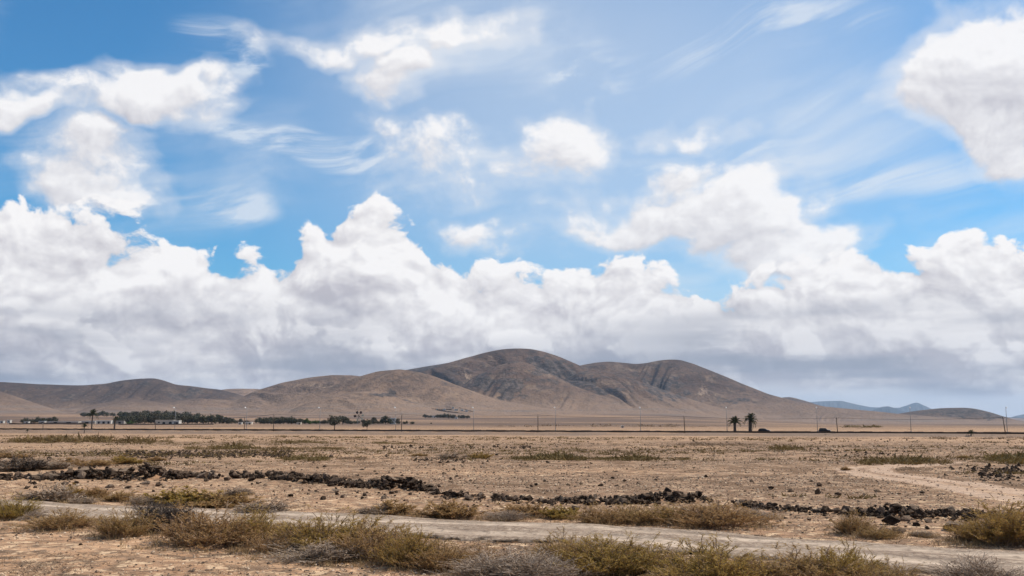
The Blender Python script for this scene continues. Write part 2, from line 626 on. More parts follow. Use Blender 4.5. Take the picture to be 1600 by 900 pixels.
def track_material():
    m, N, b, out = material('compacted_dirt')
    p = pos(N)
    x, y, z = N.sep(p)
    flat = N.xyz(x, y, 0.0)
    u = attr_node(N, 'across')     # -1 .. 1 across the track
    s = attr_node(N, 'along')
    lane = N.xyz(N.m('MULTIPLY', s, 0.30), N.m('MULTIPLY', u, 3.6), 0.0)
    n1 = N.noise(lane, 2.0, 6.0, 0.62)
    n2 = N.noise(flat, 5.0, 5.0, 0.62)
    c = N.mix(N.ramp(n1, 0.40, 0.60), (0.34, 0.248, 0.178), (0.55, 0.415, 0.302))
    c = N.mix(N.ramp(n2, 0.50, 0.66, 0.0, 0.7), c, (0.17, 0.122, 0.088))
    c = N.mix(N.ramp(N.noise(flat, 1.2, 4.0, 0.6), 0.48, 0.70, 0.0, 0.5), c, (0.47, 0.355, 0.26))
    wob = N.m('MULTIPLY', N.m('SUBTRACT', N.noise(flat, 0.6, 3.0, 0.5), 0.5), 0.22)
    lane_d = N.m('ABSOLUTE', N.m('SUBTRACT', N.m('ABSOLUTE', N.m('ADD', u, wob)), 0.36))
    off = N.ramp(lane_d, 0.10, 0.24)
    rough = N.noise(flat, 9.0, 5.0, 0.7)
    c = N.mix(N.m('MULTIPLY', off, N.ramp(rough, 0.40, 0.58, 0.15, 0.85)), c, (0.20, 0.135, 0.09))
    N.put(b.inputs['Base Color'], c)
    bump(N, b, N.m('ADD', N.m('ADD', n1, N.m('MULTIPLY', n2, 0.5)), N.m('MULTIPLY', off, N.m('ADD', rough, 0.6))), 0.8, 0.06)
    edge = N.m('ADD', N.m('ABSOLUTE', u), N.m('MULTIPLY', N.m('SUBTRACT', N.noise(flat, 1.7, 5.0, 0.65), 0.5), 0.75))
    tr = N.new('ShaderNodeBsdfTransparent')
    mx = N.new('ShaderNodeMixShader')
    N.put(mx.inputs[0], N.ramp(edge, 0.72, 0.92))
    N.t.links.new(b.outputs[0], mx.inputs[1])
    N.t.links.new(tr.outputs[0], mx.inputs[2])
    N.t.links.new(mx.outputs[0], out.inputs[0])
    return m


def hill_material():
    m, N, b, _ = material('volcanic_hillside')
    p = pos(N)
    x, y, z = N.sep(p)
    q = N.xyz(x, N.m('MULTIPLY', y, 0.6), N.m('MULTIPLY', z, 1.8))
    n1 = N.noise(q, 0.0042, 6.0, 0.58)
    n2 = N.noise(q, 0.022, 6.0, 0.62)
    n3 = N.noise(N.v('ADD', q, (900.0, 100.0, 0.0)), 0.012, 6.0, 0.6)
    c = N.mix(N.ramp(n1, 0.35, 0.66), (0.076, 0.046, 0.034), (0.142, 0.088, 0.062))
    c = N.mix(N.ramp(n2, 0.46, 0.60, 0.0, 0.7), c, (0.055, 0.04, 0.033))
    c = N.mix(N.ramp(n3, 0.54, 0.66, 0.0, 0.7), c, (0.215, 0.145, 0.098))
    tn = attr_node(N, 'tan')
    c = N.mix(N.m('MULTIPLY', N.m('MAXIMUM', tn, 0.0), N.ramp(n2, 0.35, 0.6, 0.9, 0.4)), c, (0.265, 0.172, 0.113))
    low_ = N.ramp(N.m('MULTIPLY_ADD', N.m('SUBTRACT', n1, 0.5), 190.0, z), 30, 115, 0.55, 0.0)
    c = N.mix(low_, c, (0.265, 0.172, 0.113))
    c = N.mix(N.m('MULTIPLY', N.m('MAXIMUM', N.m('MULTIPLY', tn, -1.0), 0.0), N.ramp(n3, 0.35, 0.6, 1.0, 0.7)), c, (0.046, 0.034, 0.031))  # negative tan: cloud shadow put into the hill colour
    grit = N.noise(q, 0.085, 5.0, 0.7)
    c = N.mix(N.ramp(grit, 0.50, 0.66, 0.0, 0.6), c, (0.05, 0.035, 0.028))
    c = N.mix(N.ramp(grit, 0.46, 0.32, 0.0, 0.4), c, (0.24, 0.165, 0.115))
    # sandy aprons
    ap = attr_node(N, 'apron')
    c = N.mix(N.m('MULTIPLY', ap, N.ramp(n3, 0.30, 0.62, 0.35, 0.95)), c, (0.225, 0.147, 0.099))
    strip = N.noise(N.xyz(N.m('MULTIPLY', x, 0.0022), N.m('MULTIPLY', z, 0.11), N.m('MULTIPLY', y, 0.001)), 1.0, 5.0, 0.6)
    c = N.mix(N.m('MULTIPLY', ap, N.ramp(strip, 0.48, 0.62, 0.0, 0.75)), c, (0.165, 0.125, 0.10))
    # bare dark rock and pale scars
    rk = N.m('ADD', attr_node(N, 'rock'), N.m('MULTIPLY', N.m('SUBTRACT', n2, 0.5), 2.4))
    rc = N.mix(N.ramp(N.noise(q, 0.05, 4.0, 0.7), 0.40, 0.66), (0.042, 0.033, 0.029), (0.13, 0.098, 0.082))
    c = N.mix(N.ramp(rk, 0.38, 0.62, 0.0, 0.95), c, rc)
    pl = N.m('ADD', attr_node(N, 'scar'), N.m('MULTIPLY', N.m('SUBTRACT', N.noise(N.v('MULTIPLY', q, (1.6, 1.0, 0.5)), 0.035, 5.0, 0.7), 0.5), 2.2))
    c = N.mix(N.ramp(pl, 0.50, 0.90, 0.0, 0.7), c, (0.36, 0.25, 0.17))
    N.put(b.inputs['Base Color'], c)
    b.inputs['Roughness'].default_value = 1.0
    bump(N, b, N.m('ADD', n2, N.m('MULTIPLY', N.noise(q, 0.09, 4.0, 0.65), 0.5)), 0.9, 12.0)
    return m


def rock_material(name, dark, lite, dust):
    m, N, b, _ = material(name)
    tc = N.new('ShaderNodeTexCoord').outputs['Object']
    off = N.m('MULTIPLY', rnd(N), 40.0)
    v = N.v('ADD', tc, N.xyz(off, off, off))
    n = N.noise(v, 2.4, 6.0, 0.65)
    r = rnd(N)
    c = N.mix(N.ramp(n, 0.35, 0.65), dark, lite)
    c = N.mix(N.m('MULTIPLY', N.m('POWER', r, 2.5), 0.6), c, (0.19, 0.125, 0.09))
    nz = N.sep(N.new('ShaderNodeNewGeometry').outputs['Normal'])[2]
    c = N.mix(N.m('MULTIPLY', N.ramp(N.m('ADD', nz, N.m('SUBTRACT', n, 0.5)), 0.45, 1.1), 0.5), c, dust)    # wind-blown sand lying on the upper faces
    N.put(b.inputs['Base Color'], c)
    b.inputs['Specular IOR Level'].default_value = 0.04
    bump(N, b, N.noise(v, 7.0, 5.0, 0.7), 0.8, 0.08)
    return m


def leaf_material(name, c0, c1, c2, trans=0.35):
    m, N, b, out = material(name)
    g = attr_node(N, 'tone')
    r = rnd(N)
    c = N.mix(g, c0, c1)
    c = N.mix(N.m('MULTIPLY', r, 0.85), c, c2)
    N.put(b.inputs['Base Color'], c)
    tl = N.new('ShaderNodeBsdfTranslucent')
    N.put(tl.inputs[0], c)
    mx = N.new('ShaderNodeMixShader')
    mx.inputs[0].default_value = trans
    N.t.links.new(b.outputs[0], mx.inputs[1])
    N.t.links.new(tl.outputs[0], mx.inputs[2])
    N.t.links.new(mx.outputs[0], out.inputs[0])
    return m


M_GROUND = ground_material()
M_TRACK = track_material()
M_HILL = hill_material()
M_LAVA = rock_material('lava_stone', (0.017, 0.011, 0.0075), (0.060, 0.040, 0.028), (0.21, 0.14, 0.09))
M_BLACKSTONE = rock_material('black_roadside_stone', (0.006, 0.005, 0.0045), (0.016, 0.0125, 0.011), (0.022, 0.018, 0.015))
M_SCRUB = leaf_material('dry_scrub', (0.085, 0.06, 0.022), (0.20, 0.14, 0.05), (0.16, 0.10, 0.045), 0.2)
M_STONE = rock_material('brown_stone', (0.06, 0.042, 0.031), (0.20, 0.14, 0.098), (0.38, 0.27, 0.185))
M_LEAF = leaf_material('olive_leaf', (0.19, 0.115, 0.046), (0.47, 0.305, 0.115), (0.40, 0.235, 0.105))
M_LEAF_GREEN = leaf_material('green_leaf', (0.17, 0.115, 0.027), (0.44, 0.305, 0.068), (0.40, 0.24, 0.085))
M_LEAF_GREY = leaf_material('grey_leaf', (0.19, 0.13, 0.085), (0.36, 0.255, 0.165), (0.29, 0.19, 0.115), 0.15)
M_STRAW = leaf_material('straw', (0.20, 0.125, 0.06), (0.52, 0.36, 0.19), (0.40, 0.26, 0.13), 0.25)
M_LEAF_DARK = leaf_material('dark_grey_leaf', (0.07, 0.053, 0.043), (0.15, 0.112, 0.085), (0.11, 0.08, 0.06), 0.1)
M_TWIG_DARK = plain_mat('dark_grey_twig', (0.10, 0.076, 0.062), 0.95, 0.4, 9.0)
M_TWIG = plain_mat('dry_twig', (0.26, 0.17, 0.11), 0.95, 0.4, 9.0)
M_TWIG_GREY = plain_mat('grey_twig', (0.33, 0.25, 0.19), 0.95, 0.4, 9.0)
M_TREE = leaf_material('dark_tree_leaf', (0.045, 0.047, 0.030), (0.105, 0.102, 0.062), (0.11, 0.09, 0.062), 0.2)
M_TREE_GREEN = leaf_material('bright_tree_leaf', (0.04, 0.06, 0.016), (0.09, 0.12, 0.03), (0.07, 0.10, 0.03), 0.3)
M_PALM = leaf_material('palm_leaf', (0.028, 0.032, 0.012), (0.075, 0.075, 0.026), (0.05, 0.05, 0.02), 0.2)
M_BARK = plain_mat('palm_bark', (0.075, 0.055, 0.042), 0.95, 0.45, 5.0)
M_ASPHALT = plain_mat('asphalt', (0.05, 0.048, 0.047), 0.85, 0.2, 0.6)
M_LINE = plain_mat('road_paint', (0.75, 0.74, 0.70), 0.7, 0.1, 0.8)
M_POLE = plain_mat('galvanised_steel', (0.26, 0.25, 0.25), 0.6, 0.12, 3.0, 0.2)
M_WOOD = plain_mat('weathered_pole_wood', (0.075, 0.055, 0.043), 0.9, 0.3, 4.0)
M_LAMP = plain_mat('white_lamp_glass', (0.82, 0.82, 0.80), 0.3, 0.05, 3.0)
M_WHITE = plain_mat('whitewashed_wall', (0.48, 0.45, 0.405), 0.9, 0.1, 0.7)
M_CREAM = plain_mat('cream_wall', (0.52, 0.44, 0.35), 0.9, 0.15, 0.7)
M_GREYWALL = plain_mat('grey_block_wall', (0.30, 0.27, 0.24), 0.9, 0.2, 0.7)
M_ROOF = plain_mat('pale_sheet_roof', (0.62, 0.64, 0.62), 0.6, 0.1, 0.6)
M_BROWNWALL = plain_mat('brown_earth_wall', (0.14, 0.095, 0.07), 0.95, 0.3, 0.5)
M_DARK = plain_mat('dark_opening', (0.02, 0.02, 0.022), 0.4, 0.1, 2.0)
M_CAR = plain_mat('dark_car_paint', (0.018, 0.017, 0.021), 0.25, 0.1, 1.0)
M_CARPALE = plain_mat('silver_car_paint', (0.50, 0.50, 0.50), 0.3, 0.05, 1.0)
M_GLASS = plain_mat('tinted_car_glass', (0.03, 0.035, 0.04), 0.08, 0.1, 1.0)
M_TYRE = plain_mat('tyre_rubber', (0.018, 0.018, 0.018), 0.85, 0.2, 4.0)
M_RIM = plain_mat('wheel_rim', (0.35, 0.35, 0.36), 0.4, 0.1, 4.0, 0.6)
M_SAIL_SHADED = plain_mat('shaded_blade_tone', (0.055, 0.028, 0.022), 0.8, 0.2, 1.0)  # blade tone with shade painted in; also on hub and spars
M_SAIL_SUNLIT = plain_mat('sunlit_blade_tone', (0.66, 0.56, 0.40), 0.8, 0.15, 1.0)  # blade tone with sunlight painted in; also on the tail vane

# ------------------------------------------------------------------ ground
def catmull(pts, n):
    pts = [np.array(p, float) for p in pts]
    pts = [2 * pts[0] - pts[1]] + pts + [2 * pts[-1] - pts[-2]]
    out = []
    for i in range(1, len(pts) - 2):
        p0, p1, p2, p3 = pts[i - 1:i + 3]
        for k in range(n):
            t = k / n
            out.append(0.5 * ((2 * p1) + (-p0 + p2) * t + (2 * p0 - 5 * p1 + 4 * p2 - p3) * t * t + (-p0 + 3 * p1 - 3 * p2 + p3) * t ** 3))
    out.append(pts[-2])
    return np.array(out)


def seg_dist(X, Y, line):
    d = np.full(X.shape, 1e9)
    for (x0, y0), (x1, y1) in zip(line[:-1], line[1:]):
        vx, vy = x1 - x0, y1 - y0
        t = np.clip(((X - x0) * vx + (Y - y0) * vy) / (vx * vx + vy * vy + 1e-9), 0, 1)
        d = np.minimum(d, np.hypot(X - x0 - t * vx, Y - y0 - t * vy))
    return d


def gpts(lst):
    q = Gv([p[0] for p in lst], [p[1] for p in lst])
    return [(float(a), float(b)) for a, b, _ in q]


PATH = catmull(gpts([(1900, 812), (1600, 776), (1520, 762), (1440, 750), (1375, 741), (1348, 735), (1365, 730), (1425, 727), (1470, 722)]), 6)
EDGE_FAR = [(-260, 770), (-80, 779), (60, 787), (230, 796), (430, 803), (640, 813), (800, 821), (1000, 829), (1200, 845), (1400, 857), (1600, 868), (1800, 880)]
WALL_PX = [(0, 746), (110, 745), (225, 748), (330, 746), (430, 751), (520, 758), (620, 766), (700, 778), (800, 786), (900, 788), (1000, 786), (1100, 788),
           (1200, 796), (1300, 803), (1400, 812), (1540, 812)]


def build_ground():
    ys = np.concatenate([np.arange(0.5, 13.5, 0.5), 3423.0 / (np.arange(250, 22, -0.8)), np.geomspace(156, 700, 120), np.geomspace(705, 26500, 90)])
    th_in = np.radians(np.arange(-31, 31.01, 0.1))
    th_out = np.radians(np.arange(33, 327.1, 3.0))
    th = np.concatenate([th_in, th_out])
    nc, nr = len(th), len(ys)
    R, T = np.meshgrid(ys, th, indexing='ij')
    X = R * np.sin(T); Y = R * np.cos(T)
    Z = zg(X, Y)
    V = np.stack([X.ravel(), Y.ravel(), Z.ravel()], 1)
    i = np.arange(nr - 1)[:, None] * nc; j = np.arange(nc)[None, :]
    jn = (j + 1) % nc
    Fq = np.stack([(i + j).ravel(), (i + jn).ravel(), (i + nc + jn).ravel(), (i + nc + j).ravel()], 1)[:, ::-1]
    V = np.vstack([V, [[0, 0, zgs(0, 0)]]])
    me = mesh('ground', V, Fq, [M_GROUND], True)
    Xv, Yv = V[:, 0], V[:, 1]
    near = (np.hypot(Xv, Yv) < 150)
    path = np.zeros(len(V)); grav = np.zeros(len(V))
    d = seg_dist(Xv[near], Yv[near], [tuple(p) for p in PATH])
    wob = 0.9 * (fbm(Xv[near] / 2.2, Yv[near] / 2.2, 3, 77) - 0.5)
    lanes = np.minimum(np.abs(d - 0.85), 9)
    path[near] = (1 - sstep(1.05, 1.4, d + 0.45 * wob)) * (1 - 0.75 * np.exp(-(d / 0.28) ** 2))
    wall = np.array(gpts(WALL_PX))
    order = np.argsort(wall[:, 0])
    wy = np.interp(Xv, wall[order, 0], wall[order, 1])
    beyond_wall = sstep(0.5, 5.0, Yv - wy) * (1 - sstep(100, 170, Yv))
    grav = beyond_wall * np.clip(0.25 + 1.5 * (fbm(Xv / 14.0, Yv / 14.0, 3, 51) - 0.35), 0, 1)
    grav = np.maximum(grav, 0.22 * (np.hypot(Xv, Yv) < 60)) * (1 - path)
    t = (Yv - road_line(Xv)) / math.hypot(1, 0.37)
    bank_brown = sstep(-15, -8.5, t + 4 * (fbm(Xv / 18.0, Yv / 18.0, 3, 61) - 0.5)) * (1 - sstep(-2.5, -1.5, t)) * (0.45 + 0.5 * fbm(Xv / 25.0, Yv / 10.0, 2, 62))
    attr(me, 'path', path)
    attr(me, 'gravel', grav)
    attr(me, 'bank_brown', bank_brown)
    o = obj('ground', me)
    o['kind'] = 'structure'


build_ground()


def ribbon(name, line, half, mat, dz, cols=9, rut=0.0):
    line = np.asarray(line)
    tang = np.gradient(line, axis=0)
    tang /= np.linalg.norm(tang, axis=1)[:, None]
    nrm = np.stack([-tang[:, 1], tang[:, 0]], 1)
    s = np.concatenate([[0], np.cumsum(np.linalg.norm(np.diff(line, axis=0), axis=1))])
    V = []; ac = []; al = []
    for i in range(len(line)):
        for c in range(cols):
            u = -1 + 2 * c / (cols - 1)
            p = line[i] + nrm[i] * u * half
            V.append((p[0], p[1], 0)); ac.append(u); al.append(s[i])
    V = np.array(V)
    ua = np.abs(np.array(ac))
    V[:, 2] = zg(V[:, 0], V[:, 1]) + dz + rut * (0.5 - np.exp(-((ua - 0.36) / 0.12) ** 2)) * (ua < 0.9) - 0.09 * sstep(0.72, 1.0, ua)
    i = np.arange(len(line) - 1)[:, None] * cols; j = np.arange(cols - 1)[None, :]
    Fq = np.stack([(i + j).ravel(), (i + cols + j).ravel(), (i + cols + j + 1).ravel(), (i + j + 1).ravel()], 1)
    me = mesh(name, V, Fq, [mat], True)
    attr(me, 'across', ac); attr(me, 'along', al)
    o = obj(name, me)
    o['kind'] = 'structure'
    return o


far_edge = catmull(gpts(EDGE_FAR), 24)
tg = np.gradient(far_edge, axis=0); tg /= np.linalg.norm(tg, axis=1)[:, None]
track_mid = far_edge + np.stack([tg[:, 1], -tg[:, 0]], 1) * 1.45
ribbon('dirt_track', track_mid, 2.0, M_TRACK, 0.05, 41, 0.045)

# the road on its low bank, with lane markings and the low dark wall along its near side
rx = np.arange(-700, 600, 4.0)
dirx = np.array([1.0, -0.37]) / math.hypot(1, 0.37)
nrmx = np.array([0.37, 1.0]) / math.hypot(1, 0.37)


def road_strip(name, o0, o1, mat, dz, x0=-700, x1=600, step=4.0, along=None, parent=None):
    X = np.arange(x0, x1 + 0.01, step)
    base = np.stack([X, road_line(X)], 1)
    a = base + nrmx * o0; c = base + nrmx * o1
    z = road_top(np.clip(X, -320, 260)) - 0.12 + dz
    V = np.vstack([np.column_stack([a, z]), np.column_stack([c, z])])
    n = len(X); i = np.arange(n - 1)
    me = mesh(name, V, np.stack([i, i + 1, n + i + 1, n + i], 1), [mat])
    o = obj(name, me, parent)
    if parent is None:
        o['kind'] = 'structure'
    return o


rd = road_strip('road', -1.2, 6.2, M_ASPHALT, 0.06)
for o0 in (-0.9, 5.8):
    road_strip('edge_line', o0, o0 + 0.12, M_LINE, 0.066, parent=rd)
for k in range(-60, 50):
    road_strip('centre_line', 2.44, 2.56, M_LINE, 0.066, x0=k * 11.0, x1=k * 11.0 + 4.0, parent=rd)
mbw = MB()
X = np.arange(-700, 600, 2.0)
for x0 in X:
    pa = np.array([x0, road_line(x0)]) - nrmx * 1.75
    pb = np.array([x0 + 2.0, road_line(x0 + 2.0)]) - nrmx * 1.75
    za = float(road_top(np.clip(x0, -320, 260)))
    zt = za + 0.48 + random.uniform(-0.06, 0.08)
    w = nrmx * 0.22
    mbw.add([(*(pa - w), za - 0.7), (*(pb - w), za - 0.7), (*(pb + w), za - 0.7), (*(pa + w), za - 0.7), (*(pa - w * .8), zt), (*(pb - w * .8), zt), (*(pb + w * .8), zt), (*(pa + w * .8), zt)],
            [(0, 1, 5, 4), (4, 5, 6, 7), (2, 3, 7, 6), (1, 2, 6, 5), (3, 0, 4, 7)])
wl = mbw.build('roadside_wall', M_BLACKSTONE)
tag(wl, 'low black stone wall running along the near side of the distant road', 'wall')

# ------------------------------------------------------------------ hills
def skyline(pts):
    q = [azel(*p) for p in pts]
    th = np.array([a for a, _ in q]); te = np.tan([e for _, e in q])
    return th, te


HILLS = [
    # crest distance, front depth, back depth, crest outline
    (4500, 640, 900, [(-260, 606), (-100, 601), (0, 597), (60, 600), (130, 602), (165, 600), (190, 595), (215, 592), (240, 591), (255, 594), (275, 601), (300, 603), (320, 606), (345, 609), (380, 618), (420, 632), (470, 650)]),
    (3700, 560, 800, [(-260, 590), (-120, 596), (-40, 604), (0, 611), (40, 624), (80, 638), (120, 650)]),
    (3800, 600, 700, [(105, 652), (140, 634), (175, 626), (205, 622), (235, 626), (262, 632), (300, 650)]),
    (3900, 520, 700, [(215, 652), (260, 630), (310, 622), (350, 624), (400, 632), (450, 650)]),
    (6300, 900, 500, [(280, 632), (330, 612), (355, 607.5), (400, 607), (440, 610), (500, 630)]),
    (3900, 620, 800, [(300, 650), (345, 635), (380, 619), (400, 610), (440, 598), (480, 590), (520, 586), (550, 586), (580, 590), (620, 602), (680, 640)]),
    (3050, 600, 600, [(330, 652), (380, 644), (430, 633), (470, 619), (510, 605), (550, 591), (590, 580), (625, 577), (650, 580), (680, 588), (720, 604), (760, 619), (800, 630), (850, 638), (900, 644), (980, 652)]),
    (2700, 480, 500, [(430, 652), (480, 630), (520, 618), (555, 612), (590, 612), (620, 619), (650, 629), (690, 641), (730, 652)]),
    (5000, 900, 700, [(540, 610), (600, 590), (625, 579), (660, 573), (700, 567), (740, 562), (800, 562)]),
    (4100, 600, 900, [(590, 650), (620, 615), (645, 588), (668, 577), (700, 567), (730, 558), (760, 549.5), (785, 545.5), (805, 544), (830, 545), (850, 549), (875, 557), (900, 568), (930, 583), (980, 605), (1040, 625), (1100, 648)]),
    (3500, 620, 420, [(640, 652), (690, 625), (740, 590), (775, 572), (800, 564), (822, 566), (850, 578), (880, 594), (910, 608), (960, 625), (1010, 641), (1060, 652)]),
    (3830, 560, 420, [(830, 640), (870, 600), (905, 581), (930, 577), (960, 582), (1000, 596), (1060, 617), (1130, 639), (1200, 652)]),
    (4500, 640, 900, [(850, 600), (880, 582), (905, 571), (930, 566.5), (950, 565), (975, 567), (992, 569), (1012, 567), (1030, 563), (1048, 561.5), (1064, 562.5), (1082, 568), (1100, 575), (1120, 583), (1160, 600), (1200, 616), (1240, 627), (1290, 635), (1350, 641), (1400, 646), (1450, 650), (1520, 656), (1600, 661), (1680, 666)]),
]
RIGHT_HILL = [(4700, 420, 800, [(1360, 653), (1400, 647), (1425, 643), (1450, 640), (1475, 637.5), (1505, 637), (1525, 639), (1545, 644), (1565, 650), (1590, 657), (1640, 664)]),
              (6400, 700, 600, [(1180, 640), (1215, 622), (1235, 620), (1265, 628), (1300, 640)])]
ROCKY = [(862, 574, 32, 16, 1.0), (835, 562, 20, 8, .9), (893, 590, 24, 12, .7), (755, 598, 15, 14, 1.1), (803, 603, 22, 16, .9), (790, 618, 20, 8, .7), (702, 592, 20, 9, .5),
         (915, 598, 18, 10, .9), (947, 610, 22, 9, .8), (1035, 606, 34, 17, .85), (1010, 590, 18, 10, .6), (1060, 618, 28, 10, .6), (1150, 627, 28, 7, .5), (600, 615, 34, 6, .6), (640, 630, 14, 5, .5),
         (300, 612, 12, 7, .9), (280, 618, 20, 8, .6), (110, 622, 25, 7, .5), (225, 600, 30, 6, .55), (190, 612, 30, 8, .35), (1500, 644, 60, 9, .75), (1550, 650, 26, 7, .7), (660, 574, 35, 6, .9), (60, 608, 40, 6, .4)]
SCARS = [(730, 590, 10, 18, .7), (722, 582, 14, 8, .5), (740, 610, 8, 10, .5), (1095, 612, 14, 12, .75), (1115, 620, 20, 8, .5), (765, 558, 12, 6, .45), (500, 603, 45, 5, .7), (640, 618, 14, 14, .4), (690, 630, 30, 6, .45),
         (850, 612, 26, 4, .3), (1000, 605, 20, 8, .25)]


TAN_SHADE = [-0.75, -0.3, -0.5, 0.0, 0.9, 0.5, 0.55, 0.75, -0.9, 0.0, 0.05, 0.0, -0.1]     # sandy where positive; cloud shadow painted as darker colour where negative


def build_hills(name, sheets, px0, px1, r0, r1, ncol, nrow, tan_shades, gull=1.0):
    th = np.linspace(azel(px0, 650)[0], azel(px1, 650)[0], ncol)
    rr = np.linspace(r0, r1, nrow)
    R, T = np.meshgrid(rr, th, indexing='ij')
    X = R * np.sin(T); Y = R * np.cos(T)
    base = zg(X, Y)
    acc = np.zeros_like(R); best = np.zeros_like(R); tan = np.zeros_like(R)
    th_all, R_all, T_all = th, R, T
    for k, (Rc, Wf, Wb, pts) in enumerate(sheets):
        st, se = skyline(pts)
        c0, c1 = np.searchsorted(th_all, [st[0] - 0.004, st[-1] + 0.004])
        if c1 - c0 < 20:
            continue
        i0, i1 = np.searchsorted(rr, [Rc * 0.97 - Wf * 2.7, Rc * 1.03 + Wb])
        th, R, T = th_all[c0:c1], R_all[i0:i1, c0:c1], T_all[i0:i1, c0:c1]
        te = np.interp(th, st, se, left=-0.05, right=-0.05)
        kern = np.exp(-np.linspace(-2, 2, 15) ** 2); kern /= kern.sum()
        te = np.convolve(np.pad(te, 7, 'edge'), kern, 'valid')
        crest = Rc * (1 + 0.035 * (fbm(th * 14 + k * 7, th * 0, 2, 40 + k) - 0.5))
        H = CAMZ + crest * te - zg(crest * np.sin(th), crest * np.cos(th))
        H = np.clip(H, 0, None)
        warp = 0.05 * (fbm(T * 18 + k, R / 700, 2, 90 + k) - 0.5)
        spur = fbm((T + warp) * Rc / 330.0 + 5 * k, R / 2600.0, 2, 60 + k)
        Wk = Wf * (0.62 + 0.76 * spur)
        t = np.clip((crest[None] - R) / Wk, 0, 1)
        S = (1 - t) ** 2 * (1 + 2 * t)
        t2 = np.clip((crest[None] - R) / (Wk * 1.9), 0, 1)
        prof = 0.80 * S ** 1.08 + 0.20 * (1 - t2) ** 2.2
        tb = np.clip((R - crest[None]) / Wb, 0, 1)
        back = (1 - tb) ** 2 * (1 + 2 * tb)
        prof = np.where(R > crest[None], back, prof)
        h = H[None] * prof
        sl = (0.55 if k % 2 else -0.5) * (R - Rc) / Rc
        g = np.abs(2 * fbm((T + sl + warp * 1.6) * Rc / 105.0 + 31 * k, R / 900.0, 3, 140 + k) - 1)
        g = 1 - np.clip(g * 2.2, 0, 1)
        g2 = np.abs(2 * fbm((T + sl * 1.2 + warp * 2.0) * Rc / 42.0 + 11 * k, R / 420.0, 3, 170 + k) - 1)
        g2 = 1 - np.clip(g2 * 2.2, 0, 1)
        msk = sstep(0.0, 0.28, t) * (1 - sstep(0.55, 0.98, t))
        h = h - gull * (0.095 * g + 0.045 * g2) * H[None] * msk
        acc[i0:i1, c0:c1] += np.clip(h, 0, None) ** 14
        own = h > best[i0:i1, c0:c1]
        best[i0:i1, c0:c1] = np.where(own, h, best[i0:i1, c0:c1])
        tan[i0:i1, c0:c1] = np.where(own, tan_shades[k], tan[i0:i1, c0:c1])
    th, R, T = th_all, R_all, T_all
    h = acc ** (1 / 14.0)
    h = h + 5.0 * (fbm(X / 170.0, Y / 170.0, 3, 200) - 0.5) * sstep(4, 40, h)
    Z = base + h - 1.6 * (1 - sstep(0.0, 3.0, h))
    V = np.stack([X.ravel(), Y.ravel(), Z.ravel()], 1)
    i = np.arange(nrow - 1)[:, None] * ncol; j = np.arange(ncol - 1)[None, :]
    Fq = np.stack([(i + j).ravel(), (i + j + 1).ravel(), (i + ncol + j + 1).ravel(), (i + ncol + j).ravel()], 1)[:, ::-1]
    me = mesh(name, V, Fq, [M_HILL], True)
    el = np.arctan2(Z - CAMZ, R)
    rock = np.zeros_like(R); scar = np.zeros_like(R)
    for lst, dst in ((ROCKY, rock), (SCARS, scar)):
        for (px, py, rx_, ry_, a) in lst:
            ca, ce = azel(px, py)
            q = ((T - ca) * F / rx_) ** 2 + ((el - ce) * F / ry_) ** 2
            np.maximum(dst, a * np.exp(-q * 0.8), out=dst)
    attr(me, 'rock', rock.ravel()); attr(me, 'scar', scar.ravel())
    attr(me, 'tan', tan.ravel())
    attr(me, 'apron', (1 - sstep(6, 46, h)).ravel())
    o = obj(name, me)
    o['kind'] = 'structure'
    return o


build_hills('hills', HILLS, -230, 1640, 1650, 6900, 1120, 330, TAN_SHADE)
build_hills('low_hill', RIGHT_HILL, 1130, 1830, 3900, 7200, 260, 160, [-0.8, -0.3], 0.6)


